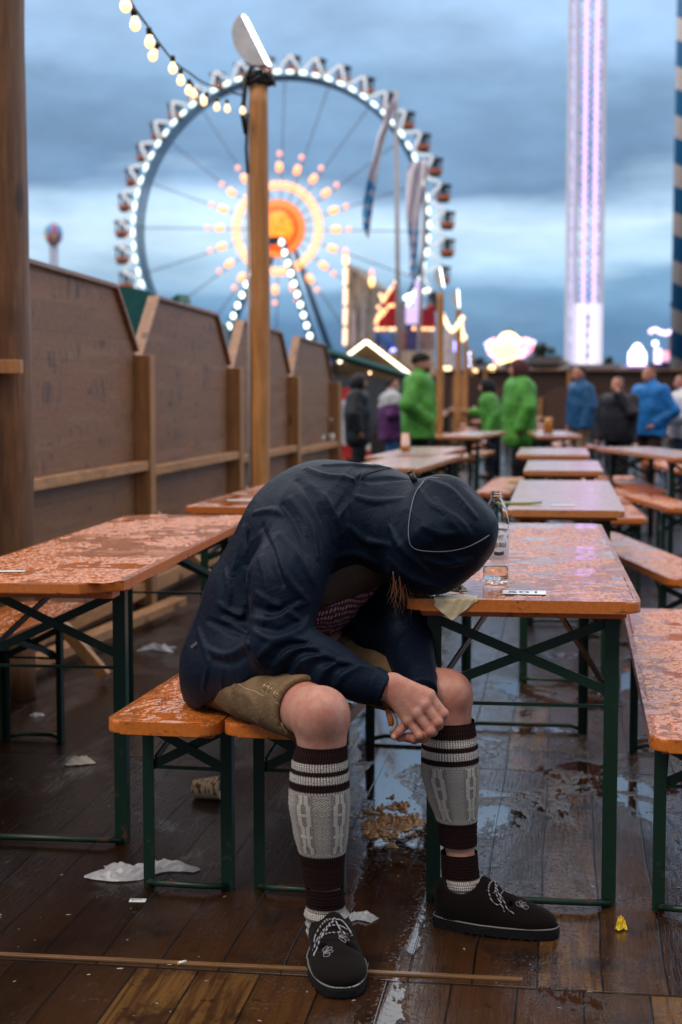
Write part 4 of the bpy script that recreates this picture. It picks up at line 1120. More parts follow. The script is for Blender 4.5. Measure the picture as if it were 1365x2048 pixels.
def shoe(loc, heading, scl):
    r = empty('shoe', loc, 0); r.parent = person; r.location = Vector(loc) - person.location; r.rotation_euler = (0, 0, heading); r.scale = scl
    mesh_obj('upper', upper_me if not upper_me.materials else upper_me, [] if upper_me.materials else M['shoe'], r)
    op = outline()
    s = MB(); s.prism([(x, y, .004) for x, y in op], (0, 0, 0), (0, 0, .0160), bev=.003)
    for i in range(0, 64):                       # tread lugs
        x, y = op[i]
        if i % 2: s.box((x * .965, y * .94, .0035), (.007, .007, .006))
    s.prism([(x, y * .97, 0) for x, y in op if x < -.055], (0, 0, 0), (0, 0, .006)); s.build('sole', M['sole'], r)
    wl = [(x * .985, y * .975, .0230) for x, y in op]; MB().tube(wl + [wl[0], wl[1]], .0019, 6, False).build('welt', M['welt'], r)
    up = lambda x, y: next((zz for zz in np.arange(.14, .02, -.001) if float(shoe_upper(q1((x, y, zz)))[0]) < 0), .03)
    def lay(pts, rad, nm_, mat, lift=.002):
        q = smooth_path([(a, b) for a, b in pts], 6); MB().tube([(a, b, up(a, b) + lift) for a, b in q], rad, 6).build(nm_, mat, r)
    for k in range(3):
        x = -.006 + k * .014
        lay([(x, -.022), (x + .004, 0), (x, .022)], .0016, 'lace', M['lace'])
    lay([(.004, .0), (-.006, -.02), (.008, -.036), (.028, -.034), (.012, -.012), (.004, 0)], .0016, 'lace', M['lace'], .004)
    lay([(.004, .0), (.0, .018), (.014, .030), (.032, .022), (.018, .008), (.004, 0)], .0016, 'lace', M['lace'], .004)
    lay([(.004, 0), (.018, -.018), (.045, -.036), (.06, -.041)], .0016, 'lace', M['lace'], .003)
    lay([(.004, 0), (.015, -.024), (.038, -.041)], .0016, 'lace', M['lace'], .003)
    lay([(-.085, -.034), (-.06, -.036), (-.04, -.030), (-.03, -.022)], .0008, 'seam', M['shoe'], .001)
    for sgn in (-1, 1):
        for k in range(4): lay([(-.010 + k * .013, sgn * .0235), (-.0085 + k * .013, sgn * .0235)], .0026, 'eyelet', M['black'], .001)
        lay([(-.022, sgn * .021), (.0, sgn * .027), (.03, sgn * .024), (.043, sgn * .012), (.046, 0)], .0008, 'seam', M['shoe'], .001)
    for cx, cy, sc_ in ((.034, .006, 1.0), (.075, -.024, .9)):
        for j in range(4):
            a = .5 + j * .75; ln = .018 * sc_
            lp2 = [(cx, cy), (cx + ln * math.cos(a) * .6 - .005 * math.sin(a), cy + ln * math.sin(a) * .6 + .005 * math.cos(a)), (cx + ln * math.cos(a), cy + ln * math.sin(a)), (cx + ln * math.cos(a) * .5 + .005 * math.sin(a), cy + ln * math.sin(a) * .5 - .005 * math.cos(a)), (cx, cy)]
            lay(lp2, .0007, 'embroidery', M['emb'], .0008)
    return r
tA, hA = G(673, 2001), G(655, 1915)
ca = Vector((-.0145, 3.385, .0)); shoe((ca.x, ca.y, 0.0), R(-85), (1.10, 1.26, 1.14))
shoe((.366, 3.640, 0.0), R(-19), (1.02, 1.08, 1.20))
# small thing held between the hands
hm2 = MB().tube([Vector(pa(781, 1422, 3.545)), Vector(pa(790, 1434, 3.538)), Vector(pa(793, 1448, 3.533)), Vector(pa(787, 1459, 3.530)), Vector(pa(780, 1466, 3.530))], [.004, .0052, .0052, .0045, .0035], 8)
hm2.tube([Vector(pa(775, 1418, 3.55)), Vector(pa(781, 1436, 3.545)), Vector(pa(783, 1452, 3.54))], [.006, .008, .006], 10, mi=1)
tag(hm2.build('held_item', [simple('grey_rubber', (.22, .22, .23), .4), simple('orange_plastic', (.45, .12, .04), .4)]), 'small orange and grey item held between the clasped hands', 'item')
# ------------------------------------------------------------ things on the tables and the floor
def cyl_label(s, size, rad, zc, ang0, mat, parent, name='writing', rx=1.0):
    me = text_mesh(s, size, .0004)
    for v in me.vertices: v.co.x *= rx
    for v in me.vertices:
        x, y, zz = v.co; a = ang0 + x / rad; rr_ = rad + zz; v.co = (rr_ * math.cos(a), rr_ * math.sin(a), zc + y)
    return mesh_obj(name, me, mat, parent)
bp = G(992, 1166, .79)
bo = empty('water_bottle', (bp.x, bp.y, .7905), 0, 'clear plastic water bottle without cap standing on the wet table beside the hood', 'bottle')
def glass_mat(name, c=(.96, .98, 1), rough=.02, ior=1.33):
    t = MT(name); t.set('Base Color', c); t.set('Transmission Weight', 1.0); t.set('Roughness', rough); t.set('IOR', ior); return t.m
M['pet'] = glass_mat('clear_plastic', ior=1.10)
k = 3.86 / F
bh = .232; br_ = .0325
prof = [(.012, 0), (.024, .001), (.0305, .006), (.0325, .014), (.0325, .05)]
prof += [(.0322, .054), (.0325, .058), (.0325, .135), (.0320, .139), (.0328, .143), (.0326, .148), (.0312, .156), (.0315, .160), (.0302, .166), (.0298, .172), (.0272, .183), (.0235, .195), (.0185, .205), (.0142, .211), (.0136, .214), (.0168, .2155), (.0168, .217), (.0132, .218), (.0128, .221), (.0140, .222), (.0140, .2235), (.0128, .2245), (.0140, .2265), (.0140, .228), (.0126, .229), (.0126, .232)]
inn = [(r - .0012, z) for r, z in prof[::-1] if z > .002] + [(.001, .010)]
bb = MB(); bb.lathe(prof + inn, (0, 0, 0), 40)
for v in bb.bm.verts:            # petaloid foot
    if v.co.z < .014 and v.co.xy.length > .01: v.co.z += .006 * max(0, math.cos(5 * math.atan2(v.co.y, v.co.x))) * (1 - v.co.z / .014)
bb.build('bottle_body', M['pet'], bo)
lb = MB(); lb.lathe([(.0329, .060), (.0331, .0605), (.0331, .1335), (.0329, .134)], (0, 0, 0), 40)
def lab_mat():
    t = MT('bottle_label'); v = t.co(); x, y, zz = t.sep(v)
    mtn = t.noise(t.co(scale=(1, 1, 2)), 60, 4); m = t.math('MULTIPLY', t.ss(zz, .108, .115), t.ss(mtn, .46, .54))
    t.set('Base Color', t.mix(m, (.72, .75, .84), (.30, .34, .38))); t.set('Roughness', .3); return t.m
for f in [f for f in lb.bm.faces if len(f.verts) > 4]: lb.bm.faces.remove(f)
lb.build('label', lab_mat(), bo)
yel = simple('label_yellow', (.75, .50, .03), .4)
ang = R(-90)
bo.scale = (1.06, 1.06, 1.06)
cyl_label('SQUELLE', .0150, .0334, .0935, ang + .18, M['ink'], bo, rx=.62)
lg = MB(); 
def patch(a0, a1, z0, z1, mat, name, n=8, rad=.0333, ell_=False):
    b = MB(); vs1 = []
    if ell_:
        ac, zc = (a0 + a1) / 2, (z0 + z1) / 2; c = [((ac + (a1 - a0) / 2 * math.cos(2 * math.pi * i / 20)), zc + (z1 - z0) / 2 * math.sin(2 * math.pi * i / 20)) for i in range(20)]
        b.bm.faces.new([b.bm.verts.new((rad * math.cos(a), rad * math.sin(a), z_)) for a, z_ in c])
    else:
        for i in range(n + 1):
            a = a0 + (a1 - a0) * i / n; dz = -.002 * math.sin(math.pi * i / n)
            vs1.append((b.bm.verts.new((rad * math.cos(a), rad * math.sin(a), z0 + dz)), b.bm.verts.new((rad * math.cos(a), rad * math.sin(a), z1 + dz))))
        for i in range(n): b.bm.faces.new((vs1[i][0], vs1[i + 1][0], vs1[i + 1][1], vs1[i][1]))
    return b.build(name, mat, bo)
patch(ang - .42, ang + .02, .110, .123, yel, 'emblem', ell_=True)
patch(ang - .25, ang + .52, .0735, .0825, simple('label_navy', (.05, .06, .09), .4), 'ribbon')
patch(ang - .4, ang + .7, .0698, .0703, M['ink'], 'fine_print'); patch(ang - .3, ang + .6, .0662, .0666, M['ink'], 'fine_print')
wt = MB(); wt.lathe([(.001, .011), (.0305, .011), (.0312, .016), (.0312, .040), (.001, .040)], (0, 0, 0), 32); wt.build('water', glass_mat('water', (1, .9, .8), .0, 1.33), bo)
# label strip with number on the bottle table
st = G(1050, 1189, .79)
def sticker(cx, cy, w_, h_, ang_, txt, label, zt=.7935, ts=.018, name='table_sticker'):
    r = MB(); Mz = Matrix.Rotation(ang_, 3, 'Z')
    o_ = empty(name, (cx, cy, zt), ang_, label, 'sticker')
    r.box((0, 0, .0004), (w_, h_, .0008)).build('paper_strip', M['label'], o_)
    if txt:
        me = text_mesh(txt, ts, .0002)
        for v in me.vertices: v.co.z += .0011; v.co.y -= ts * .33
        mesh_obj('writing', me, M['ink'], o_)
    return o_
sticker(st.x, st.y + .012, .108, .072, R(-7), '501', 'white numbered sticker near the front edge of the bottle table', ts=.058)
q = G(20, 1145, .79); sticker(q.x, q.y, .085, .03, R(4), '', 'white sticker at the left edge of the photo on the beaded table')
q = G(85, 1153, .79); sticker(q.x, q.y, .042, .006, R(8), '', 'tiny white paper strip on the beaded table, right of its sticker')
q = G(480, 1002, .79); sticker(q.x, q.y, .12, .05, R(-8), '', 'white sticker on the table behind the hunched back')
q = G(1127, 1012, .79); sticker(q.x, q.y, .10, .03, R(-8), '', 'white sticker at the front of the table with the green leaf')
# wet napkin over the table edge and crumpled paper
def napkin():
    b = MB(); grid = []; xl = -.285 + .070; yf = -1.11
    for i in range(21):
        row = []; s_ = i / 20; hang = max(.002, .050 * (1 - abs(s_ - .42) / .58))
        for j in range(17):
            d_ = j / 16 * (hang + .058)
            if d_ < .052: q = Vector((xl + s_ * .105, yf + .050 - d_, .7945 + .0012 * math.sin(i * 1.3 + j * .8)))
            else: q = Vector((xl + s_ * .105 + .002 * math.sin(j), yf - .0035 - .0015 * math.sin(i * 1.1 + j), .7935 - (d_ - .052)))
            row.append(b.bm.verts.new(q))
        grid.append(row)
    for i in range(20):
        for j in range(16): b.bm.faces.new((grid[i][j], grid[i + 1][j], grid[i + 1][j + 1], grid[i][j + 1])).smooth = True
    o_ = b.build('napkin', simple('wet_napkin', (.56, .47, .32), .3, bump=.003, bscale=50)); o_.location = t1.location; o_.rotation_euler = t1.rotation_euler; return o_
tag(napkin(), 'pale wet napkin folded over the front edge of the bottle table under the hood', 'napkin')
def crumple(name, c, sx, sy, sz, mat, label, cat, seed, tri=False, n=26, thick=0):
    rg = random.Random(seed); b = MB(); g = []
    ph = [rg.uniform(0, 6) for _ in range(8)]
    for i in range(n + 1):
        row = []
        for j in range(n + 1):
            s_, t_ = i / n - .5, j / n - .5
            x = s_ * sx * (1 + .25 * math.sin(5 * t_ + ph[0])); y = t_ * sy * (1 + .3 * math.sin(6 * s_ + ph[1])) + .18 * sy * math.sin(7 * s_ + ph[2])
            h_ = abs(math.sin(9 * s_ + 5 * t_ + ph[3])) * .5 + abs(math.sin(13 * t_ - 7 * s_ + ph[4])) * .35 + abs(math.sin(23 * s_ + 17 * t_ + ph[5])) * .2
            e_ = min(1, 4 * min(.5 - abs(s_), .5 - abs(t_)) + .15)
            row.append(b.bm.verts.new((x, y, .001 + sz * h_ * e_)))
        g.append(row)
    for i in range(n):
        for j in range(n): b.bm.faces.new((g[i][j], g[i + 1][j], g[i + 1][j + 1], g[i][j + 1])).smooth = True
    o_ = b.build(name, mat); o_.location = c; o_.rotation_euler = (0, 0, rg.uniform(-.3, .3)); return tag(o_, label, cat)
crumple('paper_scrap', G(912, 1181, .791), .05, .035, .014, simple('brown_paper', (.30, .21, .11), .5), 'little crumpled brown paper scrap on the table between hood and bottle', 'scrap', 3)
def plastic_mat():
    t = MT('thin_plastic'); t.set('Base Color', (.62, .66, .74)); t.set('Roughness', .22); t.set('Alpha', .72); t.set('Transmission Weight', .25); t.bump(t.noise(t.co(), 40, 4), .006, .8); return t.m
pb = crumple('plastic_bag', G(285, 1745), .25, .10, .026, plastic_mat(), 'torn translucent plastic sheet lying at the foot of the left bench leg', 'plastic sheet', 11, n=40); pb.rotation_euler.z = R(14)
crumple('crumpled_tissue', G(160, 1528), .085, .05, .028, simple('tissue', (.60, .56, .50), .8), 'crumpled white tissue lying on the dark boards right of the left table leg', 'tissue', 5)
crumple('clear_wrapper', G(315, 1300), .16, .09, .03, plastic_mat(), 'crumpled clear wrapper on the floor behind the left table leg, towards the fence', 'wrapper', 6)
crumple('clear_wrapper', G(75, 1432), .05, .04, .012, plastic_mat(), 'tiny clear wrapper bit near the left edge below the log post', 'wrapper', 7)
crumple('clear_wrapper', G(715, 1838), .085, .045, .014, plastic_mat(), 'wet clear wrapper on the floor between the two shoes', 'wrapper', 8)
crumple('foil_wrapper', G(1241, 1858), .024, .03, .03, simple('yellow_foil', (.75, .52, .02), .25, .3), 'crumpled yellow foil wrapper on the floor right of the table leg', 'wrapper', 9)
r_ = empty('receipt', G(276, 1801, .001), R(-2), 'small white printed receipt slip on the boards in front of the left bench', 'receipt')
MB().box((0, 0, .0005), (.042, .027, .0006)).build('paper_strip', M['label'], r_)
for j, w_ in ((0, .030), (1, .004)): MB().box((-.004 if j == 0 else -.012, .006 - j * .009, .0012), (w_, .003, .0003)).build('print_line', M['ink'], r_)
cg = empty('cigarette_butt', G(368, 1924, .004), R(35), 'cigarette butt with white paper lying on the boards near the front strip', 'cigarette butt')
MB().tube([(-.014, 0, 0), (.006, 0, 0)], .0038, 12).build('paper_roll', M['paper'], cg); MB().tube([(-.0165, 0, 0), (-.0142, 0, 0)], .0036, 12).build('filter', simple('filter_tan', (.42, .32, .18), .7), cg)
# fallen paper cup
def cup_mat():
    t = MT('printed_cup'); x, y, zz = t.sep(t.co()); a = t.math('ARCTAN2', y, x)
    n = t.noise(t.co(scale=(1, 1, .35)), 90, 2, .4); s_ = t.math('MULTIPLY', t.ss(n, .53, .57), t.ss(zz, .018, .022))
    s_ = t.math('MULTIPLY', s_, t.ss(zz, .09, .086)); t.set('Base Color', t.mix(s_, (.85, .62, .40), (.10, .09, .08))); t.set('Roughness', .4); return t.m
cu = empty('paper_cup', G(418, 1594, .0), 0, 'printed paper cup lying on its side under the left bench', 'cup')
cb = MB(); cb.lathe([(.001, .006), (.0245, .006), (.0248, 0), (.0262, 0), (.0375, .092), (.0395, .093), (.0395, .096), (.0365, .0955), (.0255, .008), (.001, .0075)], (0, 0, 0), 32)
bmesh.ops.transform(cb.bm, matrix=Matrix.Translation((-.045, 0, .029)) @ Matrix.Rotation(R(-18), 4, 'Z') @ Matrix.Rotation(R(84), 4, 'Y'), verts=cb.bm.verts[:])
cb.build('cup_wall', cup_mat(), cu)
# sick: a wet uneven spill with crumbs
vc = G(778, 1650)
def spill_h(p):
    u = p.copy(); u[:, 0] -= vc.x; u[:, 1] -= vc.y
    r = np.sqrt((u[:, 0] / .115) ** 2 + (u[:, 1] / .30) ** 2); q = p + 5
    n = .45 * vnoise(q, 22, 1) + .35 * vnoise(q, 55, 2) + .2 * vnoise(q, 130, 3)
    lump = .5 * vnoise(q, 90, 4) + .5 * vnoise(q, 190, 5)
    m_ = sstep(n - .40 * np.maximum(r - .30, 0) , .44, .50)
    return m_ * (.0015 + .0085 * sstep(lump, .42, .78) * sstep(n, .45, .62)) - .0002
def sick_mat():
    t = MT('sick'); v = t.co(); n = t.noise(v, 45, 4); t.set('Base Color', t.mix(t.ss(n, .35, .65), (.30, .145, .055), (.50, .30, .13))); t.set('Roughness', .28); return t.m
SM = sick_mat()
vs0 = height_sheet('vomit', vc.x - .16, vc.x + .16, vc.y - .42, vc.y + .42, .0028, spill_h, .001, SM); tag(vs0, 'ochre vomit spilled in the puddle between the two legs', 'vomit', kind='stuff')
sb = MB(); rg = random.Random(21)
for i in range(260):
    a = rg.uniform(0, 2 * math.pi); r0 = abs(rg.gauss(0, .8)); p = Vector((vc.x + .12 * r0 * math.cos(a), vc.y + .26 * r0 * math.sin(a), 0))
    s_ = rg.choice([.0012, .0016, .0022, .003, .004]) * rg.uniform(.7, 1.2)
    ret = bmesh.ops.create_icosphere(sb.bm, subdivisions=1, radius=s_)
    bmesh.ops.transform(sb.bm, matrix=Matrix.Translation((p.x, p.y, s_ * .25)) @ Matrix.Rotation(a, 4, 'Z') @ Matrix.Diagonal((rg.uniform(.9, 2.4), 1, .45, 1)), verts=ret['verts'])
    for vv in ret['verts']: vv.co += Vector((rg.uniform(-1, 1), rg.uniform(-1, 1), rg.uniform(-1, 1))) * s_ * .3
for f in sb.bm.faces: f.smooth = True
cr0 = sb.build('crumbs', SM, vs0); cr0['kind'] = 'stuff'
lt_ = MB(); rg = random.Random(77)
for i in range(240):
    X_ = rg.uniform(-1.5, 1.6); Y_ = 3.1 + abs(rg.gauss(0, 1.6)); s_ = rg.choice([.0008, .0012, .0018, .003]) * rg.uniform(.7, 1.3)
    ret = bmesh.ops.create_icosphere(lt_.bm, subdivisions=1, radius=s_)
    bmesh.ops.transform(lt_.bm, matrix=Matrix.Translation((X_, Y_, s_ * .2 + .0005)) @ Matrix.Rotation(rg.uniform(0, 6), 4, 'Z') @ Matrix.Diagonal((rg.uniform(1, 3), 1, .35, 1)), verts=ret['verts'])
tag(lt_.build('litter_specks', simple('litter_pale', (.22, .18, .14), .7, var=.6, nscale=3)), 'tiny pale crumbs and ash specks scattered over the wet boards', 'litter', kind='stuff')
# leaf on the next table
q = G(1035, 1009, .79)
lf = MB(); pts = [(-.1, 0), (-.06, .02), (0, .03), (.05, .018), (.11, -.004), (.03, -.022), (-.05, -.02)]
lf.prism([(q.x + a, q.y + b, .7925 + .003 * math.sin(i * 2)) for i, (a, b) in enumerate(pts)], (0, 0, 0), (0, 0, .008))
tag(lf.build('green_leaf', simple('leaf_green', (.16, .22, .03), .5)), 'green leaf lying on the table directly behind the bottle table', 'leaf')
# drinks in the background
def beer(u, v, z, label, h=.19, r=.042, fill=.5, name='beer_glass'):
    p = G(u, v, z); o_ = empty(name, (p.x, p.y, z), 0, label, 'glass')
    MB().lathe([(r * .9, 0), (r, .01), (r, h), (r - .004, h), (r - .004, .015), (.001, .013)], (0, 0, 0), 20).build('glass_wall', M['pet'], o_)
    MB().lathe([(r - .005, .016), (r - .005, h * fill), (.001, h * fill)], (0, 0, 0), 20).build('beer', simple('beer_amber', (.55, .22, .03), .2), o_)
beer(811, 906, .79, 'half full beer glass on the table before the bearded man in green', .16, .045, .35)
beer(1097, 870, .79, 'full beer glass on the table between the hooded man and the man in navy', .2, .055, .9)
def bottle(u, v, z, h, mat, label, capm=None, liquid=None):
    p = P(u, v, z); o_ = empty('bottle', p, 0, label, 'bottle'); r = h * .15
    MB().lathe([(r * .9, 0), (r, .01), (r, h * .55), (r * .8, h * .68), (r * .38, h * .86), (r * .38, h)], (0, 0, 0), 16).build('bottle_body', mat, o_)
    MB().lathe([(r * .45, h * .95), (r * .45, h + .01), (.001, h + .01)], (0, 0, 0), 12).build('bottle_cap', capm or M['paper'], o_)
    MB().lathe([(r * 1.02, h * .12), (r * 1.02, h * .42)], (0, 0, 0), 16).build('label', M['paper'], o_)
bottle(642, 890, 16.2, .25, simple('green_glass', (.01, .16, .05), .15), 'green bottle with pale label on the far end of the fence ledge')
bottle(662, 888, 16.5, .26, M['pet'], 'clear bottle at the far end of the fence ledge, right of the green one')

# ------------------------------------------------------------ middle pole, its floodlight, conduit and bulb string
PY = 10.2
pt, pb_ = P(518, 168, PY), P(521, 960, PY)
z_top = P(515, 172, PY).z
pole = logpost('wooden_pole', (pb_.x, PY), 0, z_top, .064, M['pole'], 'tall honey coloured wooden pole rising in front of the ferris wheel', 'pole', (pt.x - pb_.x, 0), .01)
cn = MB(); px0 = P(501, 960, PY).x - pb_.x; px1 = P(497, 350, PY).x - pb_.x
cn.tube([(px0, -.05, 0), (px0, -.05, 1.5), (px1, -.05, P(0, 350, PY).z)], .0095, 10).build('conduit', M['conduit'], pole)
cb2 = MB(); cb2.tube([(px1, -.05, P(0, 350, PY).z), (px1 - .01, -.05, P(0, 300, PY).z), (px1, -.06, P(0, 230, PY).z)], .010, 8)
rg = random.Random(2)
c0 = Vector((pt.x - pb_.x, 0, P(0, 158, PY).z))
for j in range(16):
    a0 = rg.uniform(0, 6); pts = []
    rr0 = rg.uniform(.05, .11)
    for k_ in range(13):
        a = a0 + k_ * .5; pts.append(c0 + Vector((rr0 * math.cos(a), rr0 * .8 * math.sin(a), .03 * math.sin(a * 1.7 + j) + rg.uniform(-.02, .02))))
    cb2.tube(pts, .007, 6)
cb2.tube([c0 + Vector((-.02, -.02, .1)), c0 + Vector((-.08, -.07, 0)), c0 + Vector((-.10, -.07, -.25)), c0 + Vector((-.08, -.06, -.36))], .016, 8)
cb2.build('cable_bundle', M['black'], pole)
EM = {'flood': glow('flood_glow', (.86, .95, 1), 3.5), 'bulb': glow('bulb_glow', (1, .58, .23), 1.7)}
def flood(name, c, s, yaw, label, tilt=R(24)):
    """half moon housing with a flat glowing lens"""
    o_ = empty(name, c, yaw, label, 'floodlight')
    n = 20; hp_ = []
    for i in range(n + 1):
        a = math.pi * i / n; hp_.append((-.36 * s * math.sin(a) * (1 if i else 1), -.0, .5 * s * math.cos(a)))
    rot = Matrix.Rotation(-tilt, 4, 'Y')
    b = MB(); b.prism([rot @ Vector(p) for p in hp_], (0, .07 * s, 0), (0, .30 * s, 0), bev=.012 * s)
    for p in b.bm.verts: p.co.y -= .18 * s
    b.build('housing', M['white_paint'], o_)
    l_ = MB(); l_.box((0, 0, 0), (.03 * s, .26 * s, .96 * s)); bmesh.ops.transform(l_.bm, matrix=rot @ Matrix.Translation((.02 * s, -.0, 0)), verts=l_.bm.verts[:]); l_.build('lens', EM['flood'], o_)
    br = MB(); br.bar((-.06 * s, 0, -.3 * s), (.0, 0, -.78 * s), .1 * s, .05 * s); br.build('bracket', M['steel'], o_)
    return o_
fc = P(512, 82, PY - .05); flood('floodlight', fc, .36, R(-12), 'lit half moon floodlight on top of the honey coloured pole in front of the wheel', R(27))
# string of bulbs coming towards the camera
strp = [(487, 205), (452, 196), (425, 186), (402, 176), (380, 160), (365, 150), (345, 133), (322, 104), (300, 72), (270, 30), (250, -5), (228, -45)]
n_ = len(strp)
sl = empty('string_lights', P(487, 200, PY - .1), 0, 'string of warm bulbs from the honey coloured pole up to the top left', 'string lights')
slo = sl.location.copy()
cpts = []
for i, (u, v) in enumerate(strp):
    Y = PY - .12 - 4.2 * (i / (n_ - 1)) ** 1.15; cpts.append((u, v - 14, Y))
cable = [Vector(P(*q)) - slo for q in smooth_path([np.array(q) for q in cpts], 5)]
MB().tube(cable, .0055, 6).build('cable', M['black'], sl)
bulb_px = [(486, 222, -1), (455, 218, -1), (434, 215, 2), (408, 204, 14), (388, 188, -8), (378, 182, 2), (362, 162, 0), (346, 138, 0), (306, 112, 16), (300, 86, -2), (271, 50, -4), (252, 12, -3), (470, 160, 0)]
for i, (u, v, sl_) in enumerate(bulb_px[:12]):
    tpar = i / 11; Y = PY - .12 - 4.0 * tpar ** 1.15
    c = Vector(P(u, v, Y)) - slo; s = .0215 + .004 * (tpar - .5)
    up_ = Vector((math.sin(R(sl_ * 1.5)), 0, math.cos(R(sl_ * 1.5))))
    bl = MB(); bl.ball(c, s, 14, (1, 1, 1.12)); bl.tube([c + up_ * s * .7, c + up_ * s * 1.6], [s * .8, s * .42], 12)
    bo_ = bl.build('bulb', EM['bulb'], sl)
    sk = MB(); sk.tube([c + up_ * s * 1.5, c + up_ * s * 2.7, c + up_ * s * 3.0], [s * .52, s * .60, s * .3], 12); sk.build('socket', M['black'], bo_)
# distant poles in a row with floodlights and bright strings
for i, (u, vt, Y, r, lab) in enumerate([(880, 585, 27.5, .062, 'nearest of the four far wooden poles, tallest with a lit floodlight'), (916, 618, 33, .062, 'second far wooden pole, carrying the floodlight right of the tallest one'),
                                  (931, 682, 42, .06, 'third far wooden pole with a bright bulb at its top'), (944, 700, 53, .06, 'thinnest and farthest of the four far wooden poles')]):
    p = P(u, 900, Y); logpost('wooden_pole', (p.x, Y), 0, P(u, vt, Y).z, r, M['pole'], lab, 'pole', (0, 0), .004)
flood('floodlight', P(884, 555, 27.4), .36, R(-10), 'lit floodlight on the tallest far pole', R(10))
flood('floodlight', P(917, 597, 32.9), .40, R(-10), 'lit floodlight on the second far pole', R(4))
def lightrun(name, pts, Y, r, mat, label, cat='string lights', bn='bulb', group=None):
    p0 = P(*pts[0], Y); o_ = empty(name, p0, 0, label, cat, group)
    for u, v in pts: MB().ball(Vector(P(u, v, Y)) - p0, r, 10).build(bn, mat, o_)
    MB().tube([Vector(P(u, v, Y + .05)) - p0 for u, v in pts], r * .25, 5).build('cable', M['black'], o_)
    return o_
EM['warm'] = glow('warm_glow', (1, .60, .26), 2.2)
lightrun('string_lights', [(885, 628), (889, 637), (893, 646), (898, 655), (904, 661), (911, 657), (917, 649), (922, 641), (925, 636)], 30, .05, EM['warm'], 'sagging string of bright bulbs between the two tallest far poles')
lightrun('string_lights', [(922, 650), (923, 660), (925, 669), (929, 674), (924, 678)], 38, .07, EM['warm'], 'cluster of bright bulbs at the second far pole, below its floodlight')
lightrun('string_lights', [(887, 736), (893, 737), (899, 737)], 34, .05, EM['warm'], 'short row of warm bulbs low beside the tallest far pole')
lightrun('string_lights', [(949, 740), (953, 742)], 50, .05, EM['warm'], 'pair of warm bulbs right of the thinnest far pole')
EM['cool'] = glow('cool_glow', (.55, .65, 1), 3)
lightrun('string_lights', [(941, 708), (942, 719), (942, 730)], 56, .07, EM['cool'], 'three faint blue lamps one above another right of the far poles')
